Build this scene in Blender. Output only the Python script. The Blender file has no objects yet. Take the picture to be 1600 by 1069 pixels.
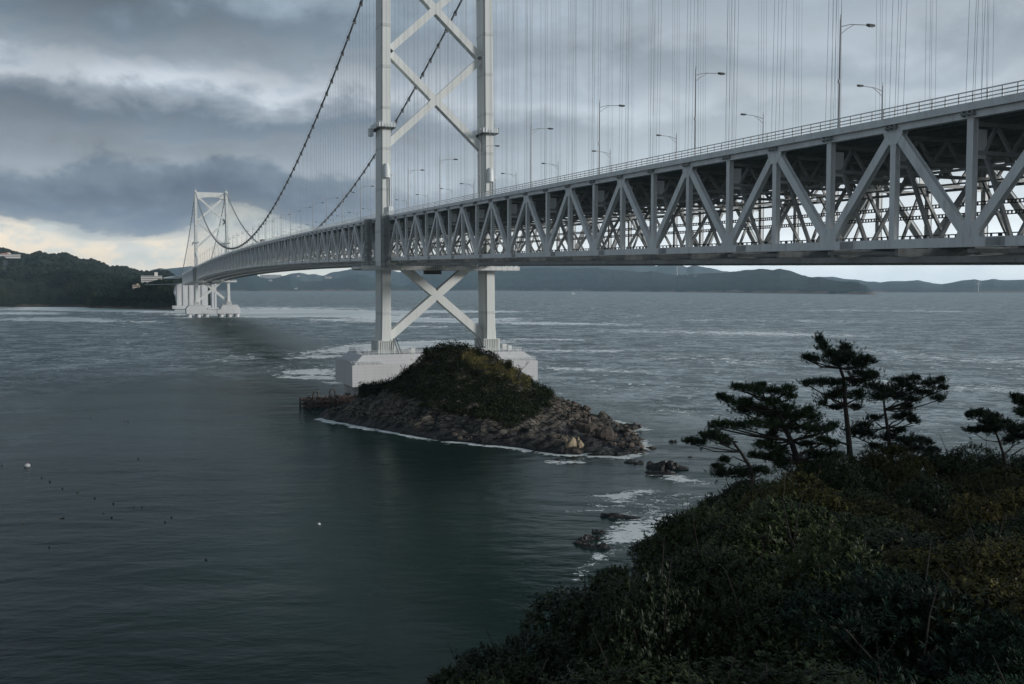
import bpy, math, random
import numpy as np
from mathutils import Vector, Matrix
random.seed(7); rng = np.random.default_rng(7)
S = bpy.context.scene
COL = S.collection

# ------------------------------------------------------------------ camera
CAM = np.array([-93.42, -312.16, 33.85]); YAW = .3658; PITCH = -.0545; FPX = 1582.0
cd = bpy.data.cameras.new('camera'); cam = bpy.data.objects.new('camera', cd); COL.objects.link(cam)
cam.location = CAM; cam.rotation_euler = (math.pi/2 + PITCH, 0, -YAW)
cd.sensor_width = 36; cd.lens = FPX/1600*36; cd.clip_start = .5; cd.clip_end = 90000
S.camera = cam
S.view_settings.view_transform = 'Standard'; S.view_settings.look = 'None'
S.view_settings.gamma = 1; S.view_settings.exposure = 0.0

# survey helpers: bearing lines from the viewpoint, used to measure where things stand
_F = np.array([math.sin(YAW)*math.cos(PITCH), math.cos(YAW)*math.cos(PITCH), math.sin(PITCH)])
_R = np.array([math.cos(YAW), -math.sin(YAW), 0.]); _U = np.cross(_R, _F)
def ray(u, v): return _F + _R*(u-800)/FPX + _U*(534.5-v)/FPX
def onz(u, v, z=0.):
    r = ray(u, v); return CAM + r*(z-CAM[2])/r[2]
def atk(u, v, k): return CAM + ray(u, v)*k
def pix(p):
    d = np.asarray(p, float)-CAM; k = d@_F
    return 800+FPX*(d@_R)/k, 534.5-FPX*(d@_U)/k, k

# ------------------------------------------------------------------ sun
SUN_AZ = math.radians(127)     # compass style, clockwise from +Y
SUN_EL = math.radians(14)
sl = bpy.data.lights.new('sun', 'SUN'); sun = bpy.data.objects.new('sun', sl); COL.objects.link(sun)
sl.energy = 2.9; sl.angle = math.radians(12); sl.color = (1.0, .97, .93)
sd = Vector((math.sin(SUN_AZ)*math.cos(SUN_EL), math.cos(SUN_AZ)*math.cos(SUN_EL), math.sin(SUN_EL)))
sun.rotation_euler = sd.to_track_quat('Z', 'Y').to_euler()

# ------------------------------------------------------------------ node helpers
def lin(r, g=None, b=None):
    c = (r, r, r) if g is None else (r, g, b)
    return tuple(((x/255)/12.92 if x/255 <= .04045 else ((x/255+.055)/1.055)**2.4) for x in c)
class NT:
    def __init__(s, tree): s.t = tree; s.n = tree.nodes; s.l = tree.links
    def new(s, typ, **kw):
        n = s.n.new(typ)
        for k, v in kw.items(): setattr(n, k, v)
        return n
    def put(s, sock, v):
        if isinstance(v, bpy.types.NodeSocket): s.l.new(v, sock)
        elif v is not None:
            if isinstance(v, (tuple, list)) and len(v) == 3 and sock.type == 'RGBA': v = (*v, 1)
            sock.default_value = v
    def m(s, op, a, b=None, c=None, clamp=False):
        n = s.new('ShaderNodeMath', operation=op); n.use_clamp = clamp
        s.put(n.inputs[0], a)
        if b is not None: s.put(n.inputs[1], b)
        if c is not None: s.put(n.inputs[2], c)
        return n.outputs[0]
    def vm(s, op, a, b=None, out=0):
        n = s.new('ShaderNodeVectorMath', operation=op); s.put(n.inputs[0], a)
        if b is not None: s.put(n.inputs[1], b)
        return n.outputs[out]
    def noise(s, vec, scale, detail=4, rough=.5, dist=0., lac=2.):
        n = s.new('ShaderNodeTexNoise'); s.put(n.inputs['Vector'], vec)
        n.inputs['Scale'].default_value = scale; n.inputs['Detail'].default_value = detail
        n.inputs['Roughness'].default_value = rough; n.inputs['Distortion'].default_value = dist
        n.inputs['Lacunarity'].default_value = lac
        return n.outputs['Fac']
    def ramp(s, fac, pts, interp='LINEAR'):
        n = s.new('ShaderNodeValToRGB'); s.put(n.inputs[0], fac); cr = n.color_ramp; cr.interpolation = interp
        while len(cr.elements) < len(pts): cr.elements.new(.5)
        for e, (p, c) in zip(cr.elements, pts):
            e.position = p; e.color = (*c, 1) if len(c) == 3 else c
        return n.outputs[0]
    def mix(s, fac, a, b, typ='MIX'):
        n = s.new('ShaderNodeMix', data_type='RGBA', blend_type=typ); s.put(n.inputs[0], fac)
        s.put(n.inputs[6], a); s.put(n.inputs[7], b); return n.outputs[2]
    def maprange(s, v, a, b, c=0., d=1., interp='SMOOTHSTEP'):
        n = s.new('ShaderNodeMapRange', interpolation_type=interp); s.put(n.inputs[0], v)
        for i, x in zip((1, 2, 3, 4), (a, b, c, d)): s.put(n.inputs[i], x)
        return n.outputs[0]
    def mapping(s, vec, scale=(1, 1, 1), rot=(0, 0, 0), loc=(0, 0, 0)):
        n = s.new('ShaderNodeMapping'); s.put(n.inputs[0], vec)
        n.inputs[1].default_value = loc; n.inputs[2].default_value = rot; n.inputs[3].default_value = scale
        return n.outputs[0]
    def comb(s, x, y, z):
        n = s.new('ShaderNodeCombineXYZ')
        for i, a in enumerate((x, y, z)): s.put(n.inputs[i], a)
        return n.outputs[0]
    def sep(s, v):
        n = s.new('ShaderNodeSeparateXYZ'); s.put(n.inputs[0], v); return n.outputs

# ------------------------------------------------------------------ world: overcast sky, cloud deck with gaps near the horizon
W = bpy.data.worlds.new('World'); S.world = W; W.use_nodes = True
w = NT(W.node_tree); w.n.clear()
wo = w.new('ShaderNodeOutputWorld')
D = w.new('ShaderNodeTexCoord').outputs['Generated']
dx, dy, dz = w.sep(D)
az = w.m('SUBTRACT', w.m('ARCTAN2', dx, dy), YAW)           # bearing from the strait's axis, + to the right
el = w.m('ARCSINE', dz)
el_abs = w.m('ABSOLUTE', el)
# cloud base seen in perspective
inv = w.m('DIVIDE', 1.0, w.m('ADD', el_abs, .10))
pcl = w.comb(w.m('MULTIPLY', w.m('SINE', az), w.m('MULTIPLY', inv, 1.0)), w.m('MULTIPLY', w.m('COSINE', az), inv), 0)
n1 = w.noise(pcl, .42, 5, .52, .35)
pc2 = w.comb(w.m('MULTIPLY', az, 1.0), w.m('MULTIPLY', el, 2.0), .3)
n2 = w.noise(pc2, 6.0, 7, .54, .3)
n3 = w.noise(w.comb(az, w.m('MULTIPLY', el, 1.45), 1.7), 17., 6, .58, .2)
warp = w.m('ADD', w.m('MULTIPLY', w.m('SUBTRACT', n2, .5), .12), w.m('MULTIPLY', w.m('SUBTRACT', n3, .5), .06))
lowel = w.maprange(el_abs, 0., .05, .30, 1.)
elw = w.m('ADD', el_abs, w.m('MULTIPLY', warp, lowel))
k = 1/.60
def rr(pts): return [(p*k/1.0, lin(*c)) for p, c in pts]
e = w.m('MULTIPLY', elw, k)
BGS = 1.5
def rr(pts):       # (elevation, colour, brightness as seen through the low haze)
    return [(p*k, tuple(x*g/BGS for x in lin(*c))) for p, c, g in pts]
left = w.ramp(e, rr([(0, (224, 226, 220), 1.3), (.020, (220, 223, 217), 1.3), (.042, (208, 212, 208), 1.2), (.053, (182, 190, 192), 1.1), (.063, (134, 147, 160), 1.08), (.078, (116, 131, 149), 1.05), (.098, (122, 137, 152), 1.02), (.114, (152, 163, 173), 1),
                     (.128, (146, 158, 170), 1), (.150, (126, 141, 156), 1), (.168, (146, 158, 170), 1), (.188, (182, 191, 200), 1), (.212, (144, 157, 169), 1), (.240, (120, 135, 149), 1), (.265, (130, 145, 158), 1), (.285, (142, 155, 167), 1), (.40, (128, 140, 152), 1), (.6, (118, 130, 141), 1)]), 'EASE')
right = w.ramp(e, rr([(0, (220, 232, 240), 1.7), (.02, (232, 241, 246), 1.65), (.055, (228, 237, 242), 1.2), (.09, (214, 224, 231), 1.08), (.12, (194, 206, 214), 1.03), (.15, (184, 196, 205), 1), (.172, (190, 201, 210), 1), (.20, (166, 179, 190), 1),
                      (.235, (176, 187, 197), 1), (.27, (164, 177, 188), 1), (.40, (146, 158, 169), 1), (.6, (128, 140, 150), 1)]), 'EASE')
azm = w.maprange(w.m('ADD', az, w.m('MULTIPLY', w.m('SUBTRACT', n2, .5), .3)), -.22, .22)
skyc = w.mix(azm, left, right)
br = w.m('ADD', w.m('MULTIPLY', w.m('SUBTRACT', n1, .5), .5), w.m('ADD', w.m('MULTIPLY', w.m('SUBTRACT', n2, .5), .95), w.m('MULTIPLY', w.m('SUBTRACT', n3, .5), .7)))
br = w.m('MULTIPLY', br, w.maprange(el_abs, 0., .07, .35, 1.))
# individual brighter and darker masses in the cloud deck: bearing, elevation, extents, strength
azw = w.m('ADD', az, w.m('MULTIPLY', w.m('SUBTRACT', n3, .5), .10)); elc = w.m('ADD', el_abs, w.m('MULTIPLY', w.m('SUBTRACT', n2, .5), .05))
for a0, e0, sa, se, g in [(-.33, .188, .07, .016, .42), (-.25, .178, .09, .012, .25), (-.50, .200, .06, .016, .35), (-.40, .24, .11, .025, -.14), (-.27, .235, .10, .02, -.12), (-.39, .150, .07, .020, -.12),
                          (-.34, .108, .12, .008, .16), (-.24, .112, .05, .008, .14), (-.36, .080, .12, .014, -.14), (-.09, .12, .05, .02, .12), (-.20, .27, .12, .04, .30), (-.48, .27, .1, .03, .12), (.12, .215, .10, .02, -.14), (.13, .17, .08, .014, .16), (.42, .17, .10, .03, .12), (.33, .24, .12, .03, .04), (-.02, .25, .06, .03, .06)]:
    qa = w.m('DIVIDE', w.m('SUBTRACT', azw, a0), sa); qe = w.m('DIVIDE', w.m('SUBTRACT', elc, e0), se)
    br = w.m('ADD', br, w.m('MULTIPLY', w.m('EXPONENT', w.m('MULTIPLY', w.m('ADD', w.m('MULTIPLY', qa, qa), w.m('MULTIPLY', qe, qe)), -1.)), g*.75))
br = w.m('MULTIPLY', br, w.maprange(az, -.3, .35, 1.15, .7))
skyc = w.mix(1.0, skyc, w.comb(w.m('ADD', br, 1.), w.m('ADD', br, 1.), w.m('ADD', br, 1.)), 'MULTIPLY')
# warm light in the gap above the left hills
warm = w.m('MULTIPLY', w.maprange(az, -.34, -.20, 1., 0.), w.m('MULTIPLY', w.maprange(elw, .068, .03, 0., 1.), w.maprange(n3, .40, .56)))
skyc = w.mix(w.m('MULTIPLY', warm, .85), skyc, tuple(x*1.25/BGS for x in lin(252, 234, 208)))
bg1 = w.new('ShaderNodeBackground'); w.put(bg1.inputs[0], skyc); bg1.inputs[1].default_value = BGS
nis = w.new('ShaderNodeTexSky'); nis.sky_type = 'NISHITA'; nis.sun_disc = False
nis.sun_elevation = SUN_EL; nis.sun_rotation = SUN_AZ
bg2 = w.new('ShaderNodeBackground'); w.put(bg2.inputs[0], nis.outputs[0]); bg2.inputs[1].default_value = .09
gap = w.m('MULTIPLY', w.maprange(az, -.1, .5), w.m('MULTIPLY', w.maprange(el_abs, .09, .0), .12))
ms = w.new('ShaderNodeMixShader'); w.put(ms.inputs[0], gap); w.l.new(bg1.outputs[0], ms.inputs[1]); w.l.new(bg2.outputs[0], ms.inputs[2])
w.l.new(ms.outputs[0], wo.inputs[0])
W.cycles.sampling_method = 'MANUAL'; W.cycles.sample_map_resolution = 512

# ------------------------------------------------------------------ object helpers
def tag(o, label=None, cat=None, group=None, kind=None):
    if label: o['label'] = label
    if cat: o['category'] = cat
    if group: o['group'] = group
    if kind: o['kind'] = kind
    return o
def empty(name, loc=(0, 0, 0), rz=0.):
    o = bpy.data.objects.new(name, None); COL.objects.link(o); o.location = loc; o.rotation_euler = (0, 0, rz)
    o.empty_display_size = .5; return o
class MB:
    """collects vertices and faces for ONE mesh object"""
    def __init__(s): s.v = []; s.f = []
    def add(s, vs, fs):
        b = len(s.v); s.v.extend([tuple(map(float, p)) for p in vs]); s.f.extend([tuple(b+i for i in f) for f in fs]); return s
    def box(s, x0, x1, y0, y1, z0, z1):
        return s.add([(x0,y0,z0),(x1,y0,z0),(x1,y1,z0),(x0,y1,z0),(x0,y0,z1),(x1,y0,z1),(x1,y1,z1),(x0,y1,z1)],
                     [(3,2,1,0),(4,5,6,7),(0,1,5,4),(1,2,6,5),(2,3,7,6),(3,0,4,7)])
    def bar(s, p0, p1, w, h, up=(0, 0, 1)):
        """w = size across (perpendicular to 'up'), h = size along 'up'"""
        p0 = np.array(p0, float); p1 = np.array(p1, float); d = p1-p0; L = np.linalg.norm(d)
        if L < 1e-6: return s
        d /= L; up = np.array(up, float); a = np.cross(d, up)
        if np.linalg.norm(a) < 1e-4: a = np.cross(d, (1, 0, 0))
        a /= np.linalg.norm(a); b = np.cross(a, d)
        vs = [p+a*i*w/2+b*j*h/2 for p in (p0, p1) for i, j in ((-1,-1),(1,-1),(1,1),(-1,1))]
        return s.add(vs, [(0,1,2,3),(7,6,5,4),(1,0,4,5),(2,1,5,6),(3,2,6,7),(0,3,7,4)])
    def tube(s, pts, rad, n=6, cap=True):
        pts = [np.array(p, float) for p in pts]; m = len(pts)
        if not hasattr(rad, '__len__'): rad = [rad]*m
        b = len(s.v); ref = None
        for i, p in enumerate(pts):
            d = pts[min(i+1, m-1)]-pts[max(i-1, 0)]; d = d/(np.linalg.norm(d)+1e-12)
            if ref is None:
                ref = np.cross(d, (0, 0, 1)) if abs(d[2]) < .95 else np.cross(d, (1, 0, 0))
            a = ref-d*(ref@d); a /= (np.linalg.norm(a)+1e-12); ref = a; c = np.cross(d, a)
            for j in range(n):
                t = 2*math.pi*j/n; s.v.append(tuple(p+(a*math.cos(t)+c*math.sin(t))*rad[i]))
        for i in range(m-1):
            for j in range(n):
                s.f.append((b+i*n+j, b+i*n+(j+1) % n, b+(i+1)*n+(j+1) % n, b+(i+1)*n+j))
        if cap:
            s.f.append(tuple(b+j for j in reversed(range(n)))); s.f.append(tuple(b+(m-1)*n+j for j in range(n)))
        return s
    def prism(s, poly, y0, y1, axis='y'):
        """poly = list of (a, z); extruded along axis"""
        n = len(poly)
        mk = (lambda a, z, t: (a, t, z)) if axis == 'y' else ((lambda a, z, t: (t, a, z)) if axis == 'x' else (lambda a, b, t: (a, b, t)))
        vs = [mk(a, z, y0) for a, z in poly]+[mk(a, z, y1) for a, z in poly]
        return s.add(vs, [tuple(range(n)), tuple(reversed(range(n, 2*n)))]+[(i, i+n, (i+1) % n+n, (i+1) % n) for i in range(n)])
    def loft(s, rings, cap=True):
        n = len(rings[0]); b = len(s.v)
        for r in rings: s.v.extend([tuple(map(float, p)) for p in r])
        for i in range(len(rings)-1):
            for j in range(n): s.f.append((b+i*n+j, b+i*n+(j+1) % n, b+(i+1)*n+(j+1) % n, b+(i+1)*n+j))
        if cap:
            s.f.append(tuple(b+j for j in reversed(range(n)))); s.f.append(tuple(b+(len(rings)-1)*n+j for j in range(n)))
        return s
    def build(s, name, mat, parent=None, origin=None, smooth=False, normals=True):
        me = bpy.data.meshes.new(name)
        v = np.array(s.v, float).reshape(-1, 3)
        if origin is not None: v = v-np.array(origin, float)
        me.from_pydata(v.tolist(), [], s.f)
        if mat: me.materials.append(mat)
        if smooth: me.polygons.foreach_set('use_smooth', [True]*len(me.polygons))
        if normals:
            import bmesh
            bm = bmesh.new(); bm.from_mesh(me); bmesh.ops.recalc_face_normals(bm, faces=bm.faces); bm.to_mesh(me); bm.free()
        me.update()
        o = bpy.data.objects.new(name, me); COL.objects.link(o)
        if origin is not None: o.location = tuple(origin)
        if parent: o.parent = parent
        return o
def npmesh(name, V, F, mat, parent=None, smooth=False, loc=None):
    me = bpy.data.meshes.new(name); V = np.ascontiguousarray(V, dtype=np.float32); F = np.ascontiguousarray(F, dtype=np.int32)
    me.vertices.add(len(V)); me.vertices.foreach_set('co', V.ravel())
    k = F.shape[1]; me.loops.add(F.size); me.loops.foreach_set('vertex_index', F.ravel())
    me.polygons.add(len(F)); me.polygons.foreach_set('loop_start', np.arange(0, F.size, k, dtype=np.int32))
    me.polygons.foreach_set('loop_total', np.full(len(F), k, dtype=np.int32))
    if smooth: me.polygons.foreach_set('use_smooth', np.ones(len(F), dtype=bool))
    me.update(calc_edges=True); me.validate()
    if mat: me.materials.append(mat)
    o = bpy.data.objects.new(name, me); COL.objects.link(o)
    if loc is not None: o.location = tuple(loc)
    if parent: o.parent = parent
    return o
def gridF(nx, ny):
    i = np.arange(nx*ny).reshape(ny, nx)
    return np.stack([i[:-1, :-1].ravel(), i[:-1, 1:].ravel(), i[1:, 1:].ravel(), i[1:, :-1].ravel()], 1)
# numpy value noise
def _h(ix, iy, sd):
    n = (ix.astype(np.int64)*374761393+iy.astype(np.int64)*668265263+sd*982451653) & 0x7fffffff
    n = ((n ^ (n >> 13))*1274126177) & 0x7fffffff; n = n ^ (n >> 16)
    return (n & 0xffff)/65535.
def vn(x, y, sd=0):
    x = np.asarray(x, float); y = np.asarray(y, float); ix = np.floor(x); iy = np.floor(y); fx = x-ix; fy = y-iy
    fx = fx*fx*(3-2*fx); fy = fy*fy*(3-2*fy)
    a = _h(ix, iy, sd); b = _h(ix+1, iy, sd); c = _h(ix, iy+1, sd); d = _h(ix+1, iy+1, sd)
    return (a*(1-fx)+b*fx)*(1-fy)+(c*(1-fx)+d*fx)*fy
def fbm(x, y, sd=0, o=4, r=.5):
    t = 0; a = 1; s_ = 0
    for i in range(o):
        t = t+a*vn(x*2**i+i*17.3, y*2**i-i*9.1, sd+i); s_ += a; a *= r
    return t/s_
def polydist(px, py, poly):
    """signed distance to polygon: + inside"""
    px = np.asarray(px, float); py = np.asarray(py, float); d = np.full(px.shape, 1e9); ins = np.zeros(px.shape, bool); n = len(poly)
    for i in range(n):
        x0, y0 = poly[i]; x1, y1 = poly[(i+1) % n]; ex, ey = x1-x0, y1-y0
        t = np.clip(((px-x0)*ex+(py-y0)*ey)/(ex*ex+ey*ey+1e-12), 0, 1)
        d = np.minimum(d, np.hypot(px-x0-t*ex, py-y0-t*ey))
        c = ((y0 > py) != (y1 > py)) & (px < ex*(py-y0)/(ey if abs(ey) > 1e-12 else 1e-12)+x0); ins ^= c
    return np.where(ins, d, -d)
def segd(px, py, a, b):
    ex, ey = b[0]-a[0], b[1]-a[1]; t = np.clip(((px-a[0])*ex+(py-a[1])*ey)/(ex*ex+ey*ey+1e-12), 0, 1)
    return np.hypot(px-a[0]-t*ex, py-a[1]-t*ey), t

# ------------------------------------------------------------------ materials
def newmat(name):
    m = bpy.data.materials.new(name); m.use_nodes = True; t = NT(m.node_tree)
    return m, t, t.n['Principled BSDF']
def mat(name, col, rough=.6, var=.12, scale=.5, col2=None, metal=0., bump=0., bscale=4., stretch=(1, 1, 1), spec=.5, c2amt=(.5, .75)):
    m, t, p = newmat(name)
    g = t.new('ShaderNodeNewGeometry').outputs['Position']
    v = t.mapping(g, stretch)
    n = t.noise(v, scale, 6, .6)
    c = t.mix(t.maprange(n, .3, .7), tuple(x*(1-var) for x in col), tuple(min(1, x*(1+var)) for x in col))
    if col2:
        n2 = t.noise(v, scale*2.3, 6, .65)
        c = t.mix(t.maprange(n2, *c2amt), c, col2)
    t.put(p.inputs['Base Color'], c); p.inputs['Roughness'].default_value = rough; p.inputs['Metallic'].default_value = metal
    p.inputs['Specular IOR Level'].default_value = spec
    if bump:
        b = t.new('ShaderNodeBump'); b.inputs['Strength'].default_value = 1; b.inputs['Distance'].default_value = bump
        t.put(b.inputs['Height'], t.noise(g, bscale, 6, .6)); t.l.new(b.outputs[0], p.inputs['Normal'])
    return m
M = {}
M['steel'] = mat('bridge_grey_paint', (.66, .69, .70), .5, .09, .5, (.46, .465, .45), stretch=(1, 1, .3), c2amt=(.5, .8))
M['steel_shaded'] = mat('bridge_shaded_paint', (.31, .33, .335), .6, .14, .35, (.17, .17, .155), c2amt=(.5, .8))  # bridge grey, darkened to put the shade inside the truss into its colour
M['white'] = mat('tower_white_paint', (.60, .62, .60), .5, .05, .3, (.47, .47, .43), stretch=(1.4, 1.4, .08), c2amt=(.5, .85))
M['seam'] = mat('tower_seam_paint', (.50, .515, .51), .55, .05, .5)
M['conc'] = mat('pier_white_concrete', (.53, .535, .54), .8, .05, .3, (.48, .48, .48), stretch=(.5, .5, .25), bump=.02, c2amt=(.55, .9))
def panel_lines(m, hz_, wx_, dark=.86, streak=None):
    """thin formwork / panel joints and weathering runs added to a material"""
    t = NT(m.node_tree); p = t.n['Principled BSDF']; c = p.inputs['Base Color'].links[0].from_socket
    pos = t.new('ShaderNodeNewGeometry').outputs['Position']; x, y, z = t.sep(pos)
    def line(v, per, wd): return t.m('LESS_THAN', t.m('FRACT', t.m('DIVIDE', v, per)), wd/per)
    l = t.m('MAXIMUM', line(z, hz_, .07), line(t.m('ADD', x, y), wx_, .07))
    c = t.mix(t.m('MULTIPLY', l, 1-dark), c, (0, 0, 0))
    if streak:
        r = t.noise(t.mapping(pos, (1, 1, .06)), .9, 5, .6); r2 = t.noise(pos, .15, 3, .5)
        c = t.mix(t.m('MULTIPLY', t.maprange(r, .55, .72), t.maprange(r2, .45, .65)), c, streak)
    t.put(p.inputs['Base Color'], c)
panel_lines(M['conc'], .95, 2.6, .8, (.36, .33, .29))
M['pile'] = mat('pile_stained_concrete', (.52, .52, .53), .75, .1, .3, (.24, .17, .12), stretch=(1, 1, .3), c2amt=(.5, .8))
M['cable'] = mat('cable_grey', (.27, .29, .30), .5, .1, .5)
M['band'] = mat('cable_band_dark', (.11, .12, .125), .5, .1, 1)
M['rope'] = mat('hanger_rope_grey', (.36, .385, .40), .5, .05, 1)
M['deck'] = mat('asphalt_deck', (.05, .05, .05), .9, .1, 1)
M['dark'] = mat('dark_equipment', (.05, .055, .055), .6, .2, 1)
M['rust'] = mat('rusty_steel', (.055, .035, .028), .8, .3, 1.2, (.16, .10, .07), bump=.05)
M['hoop'] = mat('weathered_tyre_hoop', (.035, .032, .03), .8, .2, 1.5, (.30, .27, .22), c2amt=(.52, .68))
M['lamp'] = mat('lamp_pole_grey', (.26, .28, .29), .45, .05, 1)
M['glass'] = mat('lamp_glass_dark', (.03, .03, .03), .25, .05, 1)
# ================================================================== THE BRIDGE
# bridge axis = world +Y, near tower at y = 0, far tower at y = 876, sea level z = 0
L = 876.0; P = 10.437; H = 13.6; XT = 17.0; ZC = 62.2; ZT = 140.1
def zb(s):
    if s < 0: return 42.06+.0185*s
    if s > L: return 42.06-.0185*(s-L)
    return 42.06+.0194*s*(1-s/L)
def zd(s): return zb(s)+H
bridge = tag(empty('suspension_bridge', (0, 0, 0)),
    'long white and grey suspension bridge with a deep truss deck crossing the whole strait', 'bridge')

def mirror(): return (-1, 1)
def leg_x(z): return 17.35-(z-13)/127*.85
def legring(z, xc, hx, hy, nx=.45, ny=.55):
    a, b = hx, hy
    pts = [(-a+nx, -b), (a-nx, -b), (a-nx, -b+ny), (a, -b+ny), (a, b-ny), (a-nx, b-ny), (a-nx, b), (-a+nx, b), (-a+nx, b-ny), (-a, b-ny), (-a, -b+ny), (-a+nx, -b+ny)]
    return [(xc+x, y, z) for x, y in pts]
def railing(mb, pts, z, h=1.1, step=1.6, r=.035):
    for i in range(len(pts)-1):
        a = np.array(pts[i], float); b = np.array(pts[i+1], float); n = max(1, int(np.linalg.norm(b-a)/step))
        for hh in (h, h*.55): mb.bar((*a, z+hh), (*b, z+hh), r*2, r*2)
        for j in range(n+1):
            p = a+(b-a)*j/n; mb.bar((*p, z), (*p, z+h), r*2, r*2, (0, 1, 0))
def make_tower(y0, near):
    tw = empty('tower', (0, y0, 0)); tw.parent = bridge
    tag(tw, 'near tower standing on the pier behind the rocky islet' if near else 'distant tower at the far left end of the main span')
    for sgn in (-1, 1):
        mb = MB(); rings = []
        for z, kx in ((13.1, 1.24), (15, 1.22), (18, 1.12), (21, 1.05), (24.5, 1.0), (60, .985), (100, .96), (139.6, .92)):
            rings.append(legring(z, sgn*leg_x(z), 1.64*kx, 3.95*(1+(kx-1)*.6)))
        mb.loft(rings)
        leg = mb.build('leg', M['white'], tw)
        sm = MB()
        for z in (25.5, 38.4, 51, 64, 76.5, 89, 101.6, 114.2, 126.8):
            kx = 1.0-.08*max(0, z-25)/115
            for dz in (0,):
                r0 = legring(z-.45, sgn*leg_x(z), 1.64*kx+.02, 3.95+.02); r1 = legring(z+.45, sgn*leg_x(z), 1.64*kx+.02, 3.95+.02)
                sm = MB(); sm.loft([r0, r1]); sm.build('joint_seam', M['seam'], leg)
        # anchor skirt with ribs
        sk = MB(); xc = sgn*leg_x(13)
        for i in range(9):
            x = xc-2.35+i*4.7/8
            for yy in (-4.75, 4.75): sk.box(x-.13, x+.13, min(yy, yy*.9), max(yy, yy*.9), 13.2, 16.9)
        for i in range(15):
            y = -4.5+i*9/14
            for xx in (-2.75, 2.25): sk.box(xc+xx, xc+xx+.5, y-.13, y+.13, 13.2, 16.9)
        sk.box(xc-2.75, xc+2.75, -4.9, 4.9, 16.9, 17.1)
        sk.build('anchor_skirt', M['white'], leg)
        # collar platform with railing
        cp = MB(); z = 83.0; x = sgn*leg_x(z); a, b = 2.7, 5.2
        cp.box(x-a, x+a, -b, b, z-.35, z)
        cpo = cp.build('platform', M['dark'], leg)
        rl = MB(); railing(rl, [(x-a, -b), (x+a, -b), (x+a, b), (x-a, b), (x-a, -b)], z, 1.5, .9, .05)
        for q in range(6): rl.box(x-a+.1+q*.95, x-a+.65+q*.95, -b-.02, -b+.03, z, z+1.3)
        rl.box(x-a-1.3, x-a, 1.5, 3.6, z-2.1, z+.3)
        rl.build('platform_railing', M['steel'], cpo)
        # access lift pod and its riser
        pd = MB(); z = 67.5; x = sgn*leg_x(z)+(.1)
        prof = [(0, 1.15), (1.0, 1.15), (2.6, 1.1), (3.6, .8), (4.3, .35), (4.55, .02)]
        pd.loft([[(x+r*math.cos(t), -4.3+r*.85*math.sin(t), z+h) for t in np.linspace(0, 2*math.pi, 13)[:-1]] for h, r in prof])
        pd.build('lift_pod', M['steel'], leg)
        ps = MB()
        for q in (.95, 1.6): ps.tube([(x+q, -4.5, zd(0)-.5), (x+q, -4.5, z+1.2)], .14, 6)
        ps.box(x+.6, x+1.9, -4.9, -3.9, z+.9, z+1.5)
        ps.box(x+.4, x+1.9, -5., -3.95, zd(0)+.4, zd(0)+3)
        ps.build('riser_pipe', M['steel'], leg)
        # saddle housing and mast on top
        sd_ = MB(); x = sgn*leg_x(139)
        sd_.box(x-1.1, x+1.1, -2.2, 2.2, 139.6, 141.2); sd_.tube([(x, 0, 141.2), (x, 0, 144.5)], .12, 6)
        sd_.build('cable_saddle', M['white'], leg)
    # diagonal X bracing
    def brace(name, za, zbv, wid, ya=1.35, top_open=False):
        zc = (za+zbv)/2; br = MB(); xi = leg_x(zc)-1.35
        def seg(p, q): br.bar((p[0], 0, p[1]), (q[0], 0, q[1]), 2*ya, wid)
        for sx in (-1, 1):
            for zz in (za, zbv):
                d = np.array([sx*xi, zz-zc]); d0 = d/np.linalg.norm(d)*1.6
                seg((d0[0], zc+d0[1]), (sx*xi, zz))
        g = 2.35; h = g*.9      # centre gusset with curved re-entrants
        poly = []
        sl_ = abs(za-zc)/xi; th = math.atan(sl_)
        for ang in (th, math.pi-th, math.pi+th, -th):
            c, s_ = math.cos(ang), math.sin(ang)
            for q in (-1, 1):
                poly.append((c*3.0-q*s_*wid*.5, s_*3.0+q*c*wid*.5))
            nxt = {th: math.pi/2, math.pi-th: math.pi, math.pi+th: -math.pi/2, -th: 0}[ang]
            rr_ = 1.75 if abs(math.sin(nxt)) < .5 else 1.45
            poly.append((math.cos(nxt)*rr_, math.sin(nxt)*rr_))
        br.prism([(a_, zc+b_) for a_, b_ in poly], -ya-.03, ya+.03)
        return br.build('cross_brace', M['white'], tw)
    brace('x', 78.4, 107.0, 2.15)
    brace('x', 107.0, 135.2, 2.15)
    brace('x', 17.8, 44.4, 2.5, 1.5)
    # top strut with arched soffit
    ts = MB(); n = 16; xi = leg_x(135)-1.4
    poly = [(xi, 139.3), (-xi, 139.3)]+[(-xi+2*xi*i/n, 131.2+2.6*(1-abs(2*i/n-1)**2.4)) for i in range(n+1)]
    ts.prism(poly, -2.3, 2.3); ts.build('top_strut', M['white'], tw)
    # deck-level cross beam, service walkways and lattice masts
    cb = MB(); zc = zb(0)-3.0
    for yy in (-6.6, 6.6):
        cb.box(-25.5, 26.0, yy-.8, yy+.8, zc, zc+1.25)
        for i in range(27):
            x = -25.2+i*51/26.; cb.box(x-.08, x+.08, yy-.86, yy+.86, zc-.0, zc+1.3)
    cb.box(-26, -20.2, -5.8, 5.8, zc+.3, zc+.9); cb.box(20.2, 26.4, -5.8, 5.8, zc+.3, zc+.9)
    cbo = cb.build('service_beam', M['white'], tw)
    rl = MB(); railing(rl, [(-25.5, -7.3), (26, -7.3), (26, 7.3)], zc+1.25, 1.2, 1.5, .05)
    for x in (21.5, 23, 24.6): rl.box(x, x+.5, -7.2, -6.9, zc+1.2, zc+2.6)
    rl.build('walkway_railing', M['white'], cbo)
    gn = MB()                                  # inspection gantry hanging under the truss
    gn.box(-5.5, -.5, -7.9, -5.0, zc-1.3, zc-.1)
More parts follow.
